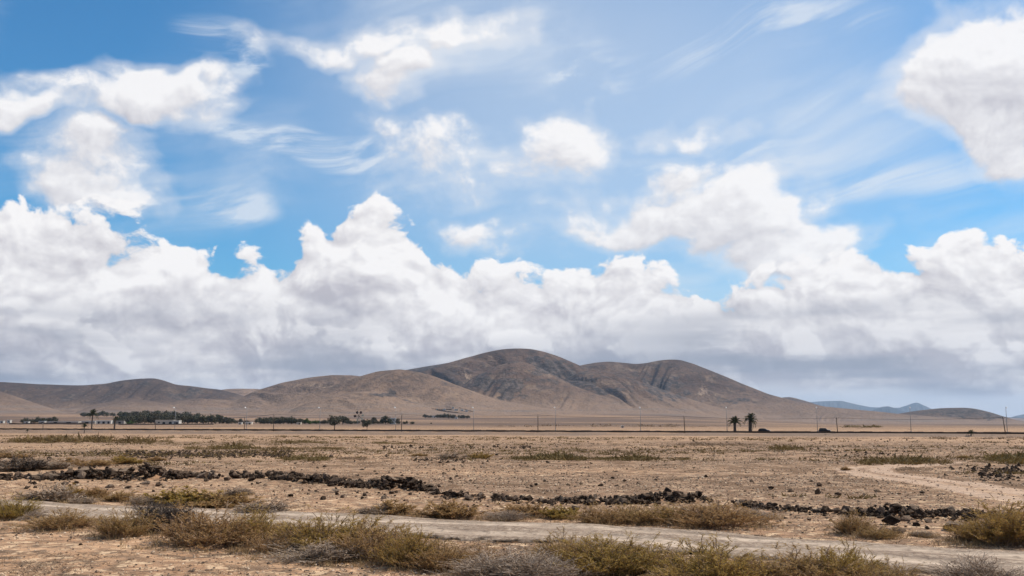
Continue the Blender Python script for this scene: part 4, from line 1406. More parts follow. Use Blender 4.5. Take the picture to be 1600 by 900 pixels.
# column, base row, width, height, kind, label
for row in [
    # near side of the track, left to right
    (16, 811, 56, 34, 'g', 'green bush cut by the left edge beside the track'),
    (55, 812, 26, 18, 'k', 'small grey twiggy bush right of the bush at left edge'),
    (98, 826, 84, 34, 'o', 'low olive bush on the near side of the track, far left'),
    (196, 838, 62, 48, 'o', 'straw coloured upright bush left of the dark grey bush'),
    (259, 829, 64, 46, 'd', 'dense dark grey rounded bush standing by the track at left'),
    (330, 850, 130, 58, 'o', 'broad olive brown bush right of the dense grey bush'),
    (394, 846, 80, 48, 'g', 'green tipped bush next to the broad olive brown bush'),
    (430, 862, 70, 36, 'o', 'low brown bush in front of the green tipped bush'),
    (458, 842, 56, 30, 'o', 'small brown bush against the track left of the large green topped bush'),
    (520, 860, 110, 56, 'g', 'large green topped bush over grey dead twigs, left of centre'),
    (500, 872, 120, 28, 'k', 'grey dead twigs at the foot of the large green topped bush'),
    (590, 872, 100, 58, 'o', 'olive bush just right of the large green topped bush'),
    (640, 884, 80, 58, 'g', 'yellow green bush with upright shoots against the pale track'),
    (690, 890, 76, 48, 'o', 'feathery olive brown bush right of the yellow green one'),
    (742, 886, 60, 38, 'o', 'small olive bush at the track edge left of centre'),
    (775, 900, 100, 40, 'k', 'pale grey tangle of dead twigs at the bottom, centre left'),
    (838, 904, 110, 46, 'k', 'broad grey dead bush at the bottom, centre'),
    (880, 878, 76, 46, 'o', 'olive bush with loose shoots behind the broad grey one'),
    (955, 896, 110, 60, 'g', 'dark olive dense bush in the bottom row, right of centre'),
    (1018, 898, 80, 48, 'o', 'thin brown bush between dark olive and bright green bushes'),
    (1105, 912, 130, 62, 'g', 'broad bright green bush at the bottom edge'),
    (1060, 918, 80, 36, 'o', 'low straw brown bush in front of the broad bright green bush'),
    (1180, 910, 70, 42, 'o', 'small olive bush right of the broad bright green bush'),
    (1262, 914, 120, 54, 'o', 'broad brown olive bush at the bottom, left of tall shoots'),
    (1320, 912, 90, 60, 'g', 'green bush with tall shoots rising over the track'),
    (1390, 924, 90, 48, 'o', 'sparse olive bush at the bottom by the open track'),
    (1534, 916, 96, 48, 'k', 'grey leafless bush at the bottom right corner'),
    # between track and walls
    (78, 784, 62, 28, 'k', 'grey mounded bush beyond the track near the left edge'),
    (113, 779, 40, 20, 'g', 'small green bush right of the grey mounded bush'),
    (146, 778, 34, 17, 'o', 'small olive bush on sand under the left wall'),
    (128, 787, 28, 11, 'k', 'tiny grey cushion of twigs at the track edge, left'),
    (190, 783, 44, 15, 'o', 'flat straw bush on sand below the high stone mound'),
    (225, 788, 30, 14, 'k', 'grey tuft by the track below the high stone mound'),
    (290, 788, 70, 24, 'g', 'wide green bush beyond the track behind the dense grey bush'),
    (345, 791, 74, 22, 'o', 'wide olive bush right of the wide green bush beyond the track'),
    (372, 774, 28, 13, 'k', 'round grey cushion bush on sand above the wide olive bush'),
    (412, 803, 56, 24, 'k', 'grey brown bush at the far side of the track, left of centre'),
    (585, 806, 40, 18, 'k', 'greyish bush on the sandy shoulder left of the olive one'),
    (613, 804, 50, 23, 'o', 'olive bush on the sandy shoulder below the second wall'),
    (703, 808, 66, 26, 'o', 'straw olive bush on the sandy shoulder, centre left'),
    (792, 812, 46, 16, 'k', 'low brown grey bush on the shoulder near centre'),
    (822, 806, 60, 20, 'o', 'flat olive bush left of the squat brown boulder'),
    (876, 810, 42, 18, 'g', 'small yellow green bush below the squat brown boulder'),
    (940, 818, 70, 30, 'o', 'olive brown bush below the middle rubble wall'),
    (995, 815, 76, 30, 'o', 'brown bush in the middle of the shoulder thicket'),
    (1040, 817, 50, 26, 'g', 'yellowish bush between two brown bushes on the shoulder'),
    (1120, 822, 112, 44, 'o', 'broad tall brown bush on the shoulder right of centre'),
    (1178, 812, 46, 18, 'k', 'low grey bush right of the broad tall brown bush'),
    (1334, 834, 50, 34, 'o', 'upright olive bush on the sand in front of right wall'),
    (1370, 840, 48, 20, 'o', 'low olive bush just right of the upright olive bush'),
    (1572, 850, 104, 66, 'g', 'big dense green bush at the right edge beyond the track'),
    (1528, 846, 50, 34, 'o', 'olive side bush leaning from the big green bush, right edge'),
    (1440, 838, 26, 10, 'k', 'tiny dry tuft among stones below the right wall'),
    # behind the left wall
    (8, 736, 46, 20, 'k', 'grey brown bush behind the left wall at the frame edge'),
    (38, 735, 40, 20, 'd', 'dark grey mound of a bush behind the left wall'),
    (82, 733, 38, 15, 'k', 'grey bush behind the wall right of the dark mound'),
    (112, 728, 28, 13, 'o', 'pale grey bush behind the wall, third from the edge'),
    (150, 728, 44, 10, 'o', 'flat olive bush behind the wall before the yellow one'),
    (194, 725, 40, 13, 'g', 'yellow green bush behind the wall left of high mound'),
    (243, 720, 22, 7, 'o', 'small olive tuft behind the high stone mound'),
    (22, 716, 40, 8, 'o', 'low brown bush far behind the left wall at the edge'),
    # on the middle plain
    (702, 716, 28, 9, 'k', 'rounded grey bush alone on the middle plain'),
    (752, 716, 26, 8, 'g', 'green bush on the middle plain right of the rounded grey one'),
    (731, 715, 14, 6, 'k', 'small grey bush between rounded grey bush and green bush'),
    (655, 713, 20, 5, 'o', 'flat olive tuft left of the rounded grey bush'),
    (1504, 716, 13, 5, 'o', 'small olive tuft on the plain left of the right scrub strip'),
    (415, 745, 18, 7, 'k', 'grey tuft just behind the wall at the first gap'),
    (1321, 735, 12, 6, 'o', 'tiny tuft left of the bend of the faint path'),
]:
    bush(*row)


def scrub(label, x0, x1, y0, y1, hpx, n, kind_mat, seed, twig=0.35):
    """strip of low scrub on the plain, many small tufts in one mesh"""
    r = np.random.default_rng(seed)
    T = []; tone = []
    U = r.random(n)
    PR = np.clip(2.4 * (fbm(U * (x1 - x0) / 20.0, U * 0 + seed * 1.7, 3, 900) - 0.20), 0.22, 1.4)
    PP = Gv(x0 + (x1 - x0) * U, y0 + (y1 - y0) * np.clip(0.5 + 0.24 * r.normal(size=n), 0, 1))
    for u, prof, p in zip(U, PR, PP):
        edge = min(1.0, 4 * u, 4 * (1 - u))
        h = 1.0 * hpx * p[1] / F * edge ** 0.5 * prof * (0.5 + 0.6 * r.random())
        k = 30
        b = p + np.stack([r.normal(size=k) * h * 1.5, r.normal(size=k) * h * 1.5, np.zeros(k)], 1)
        d = r.normal(size=(k, 3)) * 0.75; d[:, 2] = np.abs(d[:, 2]) * 0.6 + 0.35
        tip = b + d * h * (0.4 + 0.7 * r.random((k, 1)))
        b[:, 2] += h * 0.35 * r.random(k)
        sd = r.normal(size=(k, 3)); sd[:, 2] *= 0.2
        sd *= 0.13 * h
        T.append(np.stack([b - sd, b + sd, tip], 1).reshape(-1, 3))
        tone.append(np.repeat(np.clip(0.5 * r.random() + 0.5 * r.random(k), 0, 1), 3))
    V = np.vstack(T)
    me = mesh('scrub', V, np.arange(len(V)).reshape(-1, 3), [kind_mat])
    attr(me, 'tone', np.concatenate(tone))
    o = obj('scrub', me)
    o['kind'] = 'stuff'
    o['label'] = label


for i, (label, x0, x1, y0, y1, h, n, mt) in enumerate([
    ('long strip of green brown scrub across the left plain', -30, 275, 687, 693, 7, 420, M_SCRUB),
    ('strip of olive scrub on the plain left of centre', 284, 410, 698, 704, 6, 190, M_SCRUB),
    ('strip of low scrub on the plain continuing to the right', 400, 585, 699, 704, 5, 240, M_SCRUB),
    ('patch of brown scrub on the plain below the strip', 440, 515, 714, 721, 8, 110, M_SCRUB),
    ('small brown scrub patch by the lone black rock', 530, 570, 715, 720, 6, 45, M_LEAF_GREY),
    ('thin scrub line far out on the plain', 578, 655, 692, 694, 4, 90, M_SCRUB),
    ('thin scrub line far out left of centre', 420, 530, 690, 693, 4, 110, M_SCRUB),
    ('long olive scrub strip in the middle of the plain', 798, 1078, 715, 720, 8, 460, M_SCRUB),
    ('thin brown scrub strip far right of centre', 1050, 1205, 694, 697, 4, 170, M_LEAF_GREY),
    ('sparse scrub on the plain in the right half', 1200, 1260, 699, 705, 6, 70, M_SCRUB),
    ('olive scrub strip on the right part of the plain', 1345, 1485, 718, 727, 8, 260, M_SCRUB),
    ('olive scrub strip at the right edge of the plain', 1515, 1625, 713, 726, 9, 200, M_SCRUB),
    ('faint brown scrub beside the faint path', 1395, 1460, 731, 737, 6, 60, M_LEAF_GREY),
    ('brown scrub along the foot of the road bank at right', 1380, 1620, 683, 686, 4, 160, M_LEAF_GREY),
    ('dry brown scrub band behind the left wall', -20, 250, 720, 732, 6, 90, M_LEAF_GREY),
    ('thin dry scrub beyond the road in the middle', 760, 1130, 664, 668, 4, 120, M_LEAF_GREY),
    ('dark low scrub beyond the road right of the cars', 1320, 1380, 665, 670, 5, 60, M_SCRUB),
]):
    scrub(label, x0, x1, y0, y1, h, n, mt, 3000 + i)


def litter():
    """dry stubble and straw on the bare ground"""
    r = np.random.default_rng(77)
    n = 26000
    th = np.radians(r.uniform(-29.5, 29.5, n)); d = 12.5 * (44 / 12.5) ** r.random(n)
    X, Y = d * np.sin(th), d * np.cos(th)
    p = np.clip((fbm(X / 2.6, Y / 1.3, 4, 420) - 0.40) * 4.0, 0.02, 1) * sstep(1.5, 2.2, seg_dist(X, Y, tm_line))
    p = p * np.where(Y > np.interp(X, wall_g[:, 0], wall_g[:, 1]), 0.1, 1)
    k = r.random(n) < p
    X, Y = X[k], Y[k]
    B = np.stack([X, Y, zg(X, Y)], 1)
    m = 4
    idx = np.repeat(np.arange(len(B)), m)
    b = B[idx] + np.stack([r.normal(size=len(idx)) * 0.05, r.normal(size=len(idx)) * 0.05, np.zeros(len(idx))], 1)
    dr = r.normal(size=(len(idx), 3)); dr[:, 2] = np.abs(dr[:, 2]) * 0.55 + 0.15
    tip = b + dr * (0.035 + 0.05 * r.random(len(idx)))[:, None]
    sd = np.cross(dr, r.normal(size=dr.shape)); sd /= np.linalg.norm(sd, axis=1)[:, None] + 1e-9
    T = np.stack([b - sd * 0.005, b + sd * 0.005, tip], 1).reshape(-1, 3)
    me = mesh('dry_grass', T, np.arange(len(T)).reshape(-1, 3), [M_LEAF_GREY])
    attr(me, 'tone', np.repeat(r.random(len(idx)), 3))
    o = obj('dry_grass', me)
    o['kind'] = 'stuff'
    o['label'] = 'short dry stubble and straw on the bare sandy ground'


litter()


def straw():
    """dry grass growing around and between the bushes"""
    r = np.random.default_rng(99)
    C = []
    for (x, y, w) in TUFT_AT:
        if y < 45:
            k = int(70 * min(w, 1.6))
            a = r.random(k) * 6.283
            q = w * (0.30 + 0.55 * r.random(k) ** 0.8)
            C.append(np.stack([x + q * np.cos(a) * 1.25, y + q * np.sin(a) * 0.9], 1))
    C = np.vstack(C)
    keep = seg_dist(C[:, 0], C[:, 1], tm_line) > 1.55
    C = C[keep]
    m = 9
    idx = np.repeat(np.arange(len(C)), m)
    bx = C[idx] + r.normal(size=(len(idx), 2)) * 0.045
    b = np.column_stack([bx, zg(bx[:, 0], bx[:, 1]) - 0.01])
    d = r.normal(size=(len(idx), 3)) * 0.5; d[:, 2] = np.abs(d[:, 2]) * 0.5 + 0.7
    hgt = np.repeat(0.06 + 0.17 * r.random(len(C)) ** 1.8, m) * (0.5 + 0.6 * r.random(len(idx)))
    tip = b + d * hgt[:, None]
    sd = np.cross(d, r.normal(size=d.shape)); sd /= np.linalg.norm(sd, axis=1)[:, None] + 1e-9
    T = np.stack([b - sd * 0.006, b + sd * 0.006, tip], 1).reshape(-1, 3)
    me = mesh('straw_grass', T, np.arange(len(T)).reshape(-1, 3), [M_STRAW])
    attr(me, 'tone', np.repeat(np.clip(0.5 * r.random(len(C))[idx] + 0.5 * r.random(len(idx)), 0, 1), 3))
    o = obj('straw_grass', me)
    o['kind'] = 'stuff'
    o['label'] = 'tufts of dry straw coloured grass around the bushes'


straw()

# ------------------------------------------------------------------ palms and trees
def frond_mesh(seed, L=1.0, droop=0.5):
    r = np.random.default_rng(seed)
    n = 11
    T = []
    px_, pz_ = [], []
    for k in range(n + 1):
        t = k / n
        px_.append(L * (t - 0.12 * t * t)); pz_.append(L * (0.55 * t - (0.35 + droop) * t * t))
    for k in range(n):
        a = np.array([px_[k], 0, pz_[k]]); b = np.array([px_[k + 1], 0, pz_[k + 1]])
        w = 0.016 * L
        T += [(a + [0, w, 0], a - [0, w, 0], b)]
        for j in range(2):
            q = a + (b - a) * j * 0.5
            t = (k + j * 0.5) / n
            ll = L * 0.30 * math.sin(math.pi * (0.12 + 0.86 * t)) + 0.04 * L
            for sgn in (-1, 1):
                tip = q + np.array([ll * 0.65, sgn * ll * 0.8, -ll * 0.18 + 0.05 * r.normal() * L])
                wv = np.array([0.026 * L, 0, 0.012 * L])
                T += [(q - wv, q + wv, tip)]
    V = np.array(T).reshape(-1, 3)
    me = mesh('frond', V, np.arange(len(V)).reshape(-1, 3), [M_PALM])
    attr(me, 'tone', np.repeat(r.random(len(T)), 3))
    return me


FRONDS = [frond_mesh(60 + i, 1.0, d) for i, d in enumerate((0.05, 0.3, 0.6, 0.95))]


def palm(label, p, trunk_h, trunk_r, flen, nf, lean=0.0, up=0.75, group=None, bias=0.0, low=0.2):
    e = empty('palm_tree', p)
    tag(e, label, 'palm tree', group)
    mb = MB()
    pts = []; rd_ = []
    for k in range(13):
        t = k / 12
        pts.append((lean * trunk_h * t * t, 0, trunk_h * t - 0.3 * (k == 0)))
        rd_.append(trunk_r * (1.12 - 0.25 * t + (0.10 if k % 2 else 0)) * (1.25 if t > 0.85 else 1))
    mb.tube(pts, rd_, 10)
    mb.build('trunk', M_BARK, e, True)
    for k in range(nf):
        a = k * 2.399963 + 0.3
        u = (k + 0.5) / nf
        f = obj('frond', FRONDS[0 if u < 0.25 else 1 if u < 0.5 else 2 if u < 0.8 else 3], e)
        f.location = (lean * trunk_h, 0, trunk_h * 0.985)
        tilt = up * (1 - u) - low * u + bias * math.cos(a) 
        f.rotation_euler = (0, -tilt, a)
        s = flen * (0.85 + 0.3 * rng.random())
        f.scale = (s, s, s)
    return e


def hpx(p, py_top):
    """height above point p that reaches the photograph row py_top"""
    d = math.hypot(p.x, p.y)
    return CAMZ + d * math.tan(azel(800 + F * p.x / p.y, py_top)[1]) - p.z


q = road_pt(1143, 9.0)
palm('left of the pair of stout palms beside the road, crown like a cup', q, 3.3, 0.52, 3.2, 26, 0.0, 1.25, low=-0.25)
q = road_pt(1166.5, 9.0)
palm('right of the pair of stout palms, taller with drooping fronds', q, 4.6, 0.60, 3.1, 34, 0.05, 1.25, bias=-0.5, low=0.5)
q = road_pt(153, 9.0)
palm('tall thin palm with a ragged top near the left edge of the road', q, hpx(q, 647), 0.30, 3.0, 22, 0.03, 1.15, low=0.35, bias=0.2)
q = road_pt(188, 9.0)
palm('short palm trunk with a small bent head right of the ragged palm', q, hpx(q, 654), 0.36, 2.0, 14, 0.06, 0.7, bias=0.5, low=0.6)
q = road_pt(142, -9.0)
palm('young bushy palm on a thin stem in front of the road at left', q, hpx(q, 667), 0.16, 2.0, 16, 0.0, 1.25, low=-0.3)
q = road_pt(54, -8.0)
palm('little sapling palm in front of the road near the left edge', q, 0.9, 0.16, 1.2, 10, 0.1, 1.25, low=-0.3)
q = road_pt(1506, -7.0)
palm('small young palm in front of the road near the right edge', q, 0.9, 0.18, 1.5, 18, 0.0, 1.0, low=0.0)


def tree_meshes(seed, mat, spread=0.42, trunk=0.28, dens=1.0):
    r = np.random.default_rng(seed)
    mb = MB()
    mb.tube([(0, 0, -0.03), (0.01, 0, trunk * 0.6), (0.02, 0.01, trunk * 1.5)], [0.035, 0.028, 0.018], 7)
    C = []
    for k in range(int(15 * dens)):
        a = r.random() * 6.28
        rr = spread * math.sqrt(r.random()) * 0.85
        z = trunk + (1 - trunk) * (0.12 + 0.72 * r.random() * (1 - 0.5 * (rr / spread) ** 2))
        c = np.array([rr * math.cos(a), rr * math.sin(a), z])
        C.append(c)
        if k < 8:
            mb.tube([(0.01, 0, trunk * 0.8), tuple(0.5 * c + np.array([0, 0, trunk * 0.35])), tuple(c)], [0.018, 0.011, 0.005], 5)
    T = []; tone = []
    for c in C:
        k = 46
        g = r.normal(size=(k, 3)) * np.array([0.105, 0.105, 0.085]) + c
        d1 = r.normal(size=(k, 3)); d1 /= np.linalg.norm(d1, axis=1)[:, None]
        d2 = np.cross(d1, r.normal(size=(k, 3))); d2 /= np.linalg.norm(d2, axis=1)[:, None]
        s = (0.045 + 0.035 * r.random((k, 1)))
        T.append(np.stack([g - d1 * s, g + d2 * s * 0.8, g + d1 * s, g - d2 * s * 0.8], 1).reshape(-1, 3))
        tone.append(np.repeat(np.clip(0.5 * r.random() + 0.5 * r.random(k), 0, 1), 4))
    V = np.vstack(T)
    cr = mesh('crown', V, np.arange(len(V)).reshape(-1, 4), [mat])
    attr(cr, 'tone', np.concatenate(tone))
    return mb.mesh('trunk', M_BARK, True), cr


TREES = {'d': [tree_meshes(1200 + i, M_TREE, 0.45, 0.16) for i in range(4)],
         'w': [tree_meshes(1220 + i, M_TREE, 0.75, 0.12, 1.5) for i in range(3)],
         'g': [tree_meshes(1240 + i, M_TREE_GREEN, 0.6, 0.14, 1.2) for i in range(2)],
         'r': [tree_meshes(1260 + i, M_TREE, 0.50, 0.40, 0.8) for i in range(2)]}


def tree(px, depth, py_top, kind, label, group=None, wid=1.0):
    p = at_depth(px, depth)
    h = max(1.2, hpx(p, py_top))
    tr, cr = TREES[kind][rng.integers(len(TREES[kind]))]
    e = empty('tree', p, rng.random() * 6.28, (h * wid, h * wid, h))
    obj('trunk', tr, e); obj('crown', cr, e)
    tag(e, label, 'tree', group)
    return e


L1a, g1a = 'dark green tree in the left part of the long grove behind the bent palm', 'left part of the long grove'
L1b, g1b = 'dark green tree of the long grove directly behind the pale arched house', 'long grove behind the arched house'
L1c, g1c = 'dark green tree in the right, lower part of the long left grove', 'right part of the long grove'
for px in np.arange(194, 392, 5.2):
    top = float(np.interp(px, [190, 205, 225, 255, 300, 345, 360, 375, 392], [650, 648, 646, 643, 646, 647, 650, 652, 656]))
    if 258 < px < 292:
        top += 1
    tree(px + rng.normal() * 1.2, 800 + rng.uniform(0, 60), top + 0.8 + abs(rng.normal()) * 2.2 - 1.0, 'dw'[rng.integers(2)], *((L1a, g1a) if px < 254 else (L1b, g1b) if px < 296 else (L1c, g1c)))
L2 = 'hazy dark tree in the farther row behind the long left grove'
for px in np.arange(205, 322, 6.0):
    tree(px + rng.normal(), 1250 + rng.uniform(0, 60), float(np.interp(px, [205, 235, 280, 322], [644, 641, 642, 646])) + rng.normal() * 0.8, 'dw'[rng.integers(2)], L2, 'farther row of trees at left')
L3 = 'dark hazy tree in the thin far row behind the ragged palm'
for px in np.arange(142, 203, 11.0):
    tree(px + rng.normal(), 1800 + rng.uniform(0, 50), 643.0 + rng.normal() * 0.8, 'w', L3, 'thin far row of trees at left')
L4 = 'dark tree in the small grove beside low buildings at far left'
for px in (51, 56, 62, 68, 75, 81, 88, 95):
    tree(px, 880 + rng.uniform(0, 30), 652.5 + rng.normal() * 1.2, 'w', L4, 'small far left grove')
L5 = 'dark bushy palm like tree in the row left of the green tree'
for px in (413, 419, 425, 431, 437, 444, 449, 456, 461, 468, 474):
    tree(px, 790 + rng.uniform(0, 30), 651.5 + rng.normal() * 1.0, 'w', L5, 'row of bushy trees left of centre', 1.05)
tree(487, 790, 653, 'g', 'brighter green tree in the middle of the grove beyond the road', None, 1.2)
tree(499, 800, 656, 'g', 'bluish green low tree right of the brighter green tree', None, 1.5)
L7 = 'low dark shrubby tree filling the grove between row and windmill'
for px in (482, 493, 505, 517, 533, 545, 549, 558, 563, 582, 594, 599):
    tree(px, 815 + rng.uniform(0, 25), 656.5 + rng.normal(), 'w', L7, 'low trees filling the middle grove', 1.1)
tree(511, 800, 655, 'w', 'low dark tree left of the round roadside tree')
tree(226 - 12, 770, 656, 'g', 'small bright green tree in front of the long left grove', None, 1.3)
q = road_pt(527.5, 9)
tree(527.5, q.y, 650, 'r', 'round crowned dark tree standing right at the road', None, 0.95)
tree(540, 760, 648, 'd', 'tall feathery tree behind the round roadside tree', None, 1.2)
tree(552, 780, 656, 'w', 'low dark tree left of the windmill')
tree(571, 770, 654, 'd', 'dark tree at the foot of the windmill', None, 1.1)
q = road_pt(577.5, 9)
tree(577.5, q.y, 656, 'r', 'small forked tree standing right at the road below the windmill', None, 0.9)
tree(588, 770, 652, 'd', 'leaning dark tree right of the windmill', None, 1.2)
tree(606, 780, 649, 'd', 'tall dark tree between windmill and white house', None, 1.3)
tree(613, 790, 656, 'w', 'low dark tree in front of the white house')
tree(625, 780, 654, 'd', 'dark purple brown tree beside the pole right of the grove')
tree(636, 780, 657, 'w', 'rounded dark bushy tree right of the wooden pole')
tree(647, 780, 658, 'w', 'last rounded dark tree at the right end of the grove')
tree(676, 820, 661.5, 'w', 'lone low dark shrub on the plain right of the grove')

# ------------------------------------------------------------------ posts along the road
LAMPS = [1562, 1414, 1270, 1131, 998, 867, 741, 621, 504, 391, 281]
ORD = ['first', 'second', 'third', 'fourth', 'fifth', 'sixth', 'seventh', 'eighth', 'ninth', 'tenth', 'eleventh']


def lamp_meshes():
    a = MB(); a.tube([(0, 0, 0), (0, 0, 0.9), (0, 0, 0.92), (0, 0, 1)], [0.013, 0.0105, 0.009, 0.009], 8)
    return a.mesh('pole', M_POLE, True)


for i, px in enumerate(LAMPS):
    p = road_pt(px, 7.6)
    h = hpx(p, 637.5)
    e = empty('street_lamp', p, math.atan(-0.37))
    a = MB(); a.tube([(0, 0, -0.1), (0, 0, h * 0.5), (0, 0, h)], [0.12, 0.10, 0.075], 8); a.build('pole', M_POLE, e, True)
    a = MB(); a.tube([(0, 0, -0.1), (0, 0, 0.6), (0, 0, 0.7)], [0.2, 0.2, 0.12], 8); a.build('base', M_POLE, e, True)
    a = MB(); a.tube([(0, 0, h - 0.02), (0, -0.5, h + 0.12), (0, -1.0, h + 0.16)], [0.05, 0.045, 0.04], 6); a.build('arm', M_POLE, e, True)
    a = MB(); a.tube([(0, -0.85, h + 0.13), (0, -1.05, h + 0.15), (0, -1.55, h + 0.15), (0, -1.75, h + 0.12)], [0.10, 0.26, 0.28, 0.10], 8); a.build('lamp_head', M_LAMP, e, True)
    tag(e, '%s slender street lamp counted from the right edge along the road' % ORD[i] if i else 'slender street lamp nearest the right edge along the road', 'street lamp', 'street lamps along the road')

POLES = [(1559, 651, -0.10), (1301, 652, -0.05), (1066, 650, -0.04), (840, 647.5, 0.0), (630, 646.5, 0.0), (433, 646.5, 0.0), (388, 651, 0.0), (251, 659, 0.0), (78, 661, 0.0)]
PL = ['leaning dark wooden pole at the right edge in front of the road', 'slightly leaning wooden pole right of the parked dark car', 'dark wooden pole left of the two stout palms',
      'dark wooden pole in front of the central hill', 'tall wooden pole rising from the right end of the grove', 'wooden pole in front of the bushy tree row left of centre',
      'wooden pole at the right end of the long left grove', 'short wooden pole in front of the white arched house', 'short wooden pole near the far left grove']
tops = []
for (px, top, lean), lab in zip(POLES, PL):
    p = road_pt(px, -3.2)
    h = hpx(p, top)
    e = empty('utility_pole', p)
    e.rotation_euler = (0, lean, 0)
    a = MB(); a.tube([(0, 0, -0.6), (0, 0, h * 0.5), (0, 0, h)], [0.17, 0.145, 0.115], 8); a.build('pole', M_WOOD, e, True)
    a = MB(); a.box(-0.07, 0.07, -0.75, 0.75, h - 0.55, h - 0.41); a.build('crossarm', M_WOOD, e)
    for yy in (-0.65, 0.65):
        a = MB(); a.tube([(0, yy, h - 0.41), (0, yy, h - 0.33), (0, yy, h - 0.2)], [0.03, 0.07, 0.05], 7); a.build('insulator', M_LAMP, e, True)
    tag(e, lab, 'pole')
    tops.append(Vector((p.x + math.sin(lean) * h, p.y, p.z + math.cos(lean) * h - 0.2)))
tops = sorted(tops, key=lambda v: v.x)
tops = [tops[0] + Vector((-60, 22, 0))] + tops + [tops[-1] + Vector((60, -22, 0))]
for side, lab in ((-0.65, 'nearer overhead wire strung along the roadside poles'), (0.65, 'farther overhead wire strung along the roadside poles')):
    mb = MB()
    for a_, b_ in zip(tops[:-1], tops[1:]):
        pts = []
        L = (b_ - a_).length
        for k in range(9):
            t = k / 8
            v = a_.lerp(b_, t)
            pts.append((v.x, v.y + side, v.z - 0.012 * L * 4 * t * (1 - t)))
        mb.tube(pts, [0.03] * 9, 4, False)
    tag(mb.build('overhead_wire', M_DARK), lab, 'wire')


# ------------------------------------------------------------------ cars
def car(label, px, hatch, pale):
    p = road_pt(px, 2.2)
    p.z = float(road_top(p.x)) - 0.06
    e = empty('car', p, math.atan(-0.37))
    L = 4.3
    if hatch:
        prof = [(-2.1, .35), (-2.15, .75), (-2.0, 1.05), (-1.55, 1.46), (-0.9, 1.52), (0.1, 1.50), (0.55, 1.38), (1.05, 1.0), (1.9, .86), (2.15, .68), (2.15, .35)]
    else:
        prof = [(-2.1, .35), (-2.15, .8), (-2.0, 1.02), (-1.75, 1.60), (-1.2, 1.68), (0.2, 1.66), (0.5, 1.58), (0.95, 1.10), (1.95, .98), (2.15, .74), (2.15, .35)]
    mb = MB(); mb.prism(prof, -0.84, 0.84); body = mb.build('body', M_CAR, e)
    bv = body.modifiers.new('bevel', 'BEVEL'); bv.width = 0.09; bv.segments = 2
    if pale:
        mb = MB(); mb.prism([(0.98, 1.12), (1.9, 1.0), (2.12, .80), (2.17, .60), (2.17, .56), (1.0, .9)], -0.80, 0.80); mb.build('bonnet', M_CARPALE, e)
    zt = 1.42 if hatch else 1.56
    for y0, y1 in ((-0.855, -0.845), (0.845, 0.855)):
        mb = MB(); mb.prism([(-1.5, 1.02), (-1.25, zt), (-0.45, zt + .02), (-0.45, 1.02)], y0, y1); mb.build('window', M_GLASS, e)
        mb = MB(); mb.prism([(-0.38, 1.02), (-0.38, zt + .02), (0.25, zt - .02), (0.80, 1.04)], y0, y1); mb.build('window', M_GLASS, e)
    for wx in (-1.35, 1.35):
        for wy in (-0.78, 0.78):
            mb = MB(); mb.tube([(wx, wy - 0.11, 0.31), (wx, wy + 0.11, 0.31)], [0.31, 0.31], 16); wv = mb.build('wheel', M_TYRE, e)
            mb = MB(); mb.tube([(wx, wy - 0.12, 0.31), (wx, wy + 0.12, 0.31)], [0.19, 0.19], 12); mb.build('rim', M_RIM, wv)
    for wy in (-0.6, 0.6):
        mb = MB(); mb.box(2.12, 2.19, wy - 0.16, wy + 0.16, 0.6, 0.74); mb.build('headlight', M_LAMP, e)
    tag(e, label, 'car')


car('low dark car driving on the road just right of the palms', 1188, True, False)
car('dark boxy car with pale bonnet on the road beside a street lamp', 1281, False, True)


# ------------------------------------------------------------------ buildings, tank and windmill
def house(label, px, depth, w, d, h, wall, openings=(), roof=None, p=None, name='house', cat='house', pitched=False):
    p = p or at_depth(px, depth)
    e = empty(name, p)
    mb = MB(); mb.box(-w / 2, w / 2, -d / 2, d / 2, -1.0, h); mb.build('wall', wall, e)
    if pitched:
        mb = MB(); mb.prism([(-w / 2 - .3, h), (w / 2 + .3, h), (0, h + w * 0.28)], -d / 2 - .3, d / 2 + .3); mb.build('roof', roof or wall, e)
    else:
        mb = MB(); mb.box(-w / 2 - .15, w / 2 + .15, -d / 2 - .15, d / 2 + .15, h + .003, h + .28); mb.build('roof', roof or wall, e)
    for (kind, x, ow, z0, oh) in openings:
        mb = MB()
        if kind == 'arch':
            pr = [(x - ow / 2, z0), (x + ow / 2, z0)] + [(x + ow / 2 * math.cos(k * math.pi / 8), z0 + oh - ow / 2 + ow / 2 * math.sin(k * math.pi / 8)) for k in range(9)]
            mb.prism(pr, -d / 2 - .06, -d / 2 + .1)
            mb.build('archway', M_DARK, e)
        else:
            mb.box(x - ow / 2, x + ow / 2, -d / 2 - .05, -d / 2 + .1, z0, z0 + oh)
            mb.build(kind, M_DARK, e)
    tag(e, label, cat)
    return e


house('long pale house with two dark arched openings before the left grove', 268, 752, 13.5, 6, 3.3, M_CREAM, [('arch', -0.3, 2.2, 0, 2.2), ('arch', 4.6, 2.4, 0, 2.4), ('window', -4, 1.2, 1.2, 1.1)])
house('small white house adjoining the pale arched house', 285, 748, 5.2, 6, 3.0, M_WHITE, [('door', 0.6, 3.0, 0, 2.0)], M_WHITE)
house('long low white roofed shed left of the ragged palm', 113, 840, 26, 8, 1.7, M_GREYWALL, [('door', -6, 3, 0, 1.5), ('window', 5, 4, .5, .8)], M_WHITE, name='shed', cat='shed')
house('pale green roofed shed behind the ragged palm', 152, 835, 11, 8, 2.0, M_GREYWALL, [('door', -1, 3, 0, 1.6)], M_ROOF, name='shed', cat='shed')
house('white building with three dark doors between the two left palms', 175, 830, 12, 6, 2.4, M_WHITE, [('door', -4, 1.6, 0, 1.9), ('door', 0, 2.0, 0, 1.9), ('door', 4, 1.6, 0, 1.9)], M_ROOF)
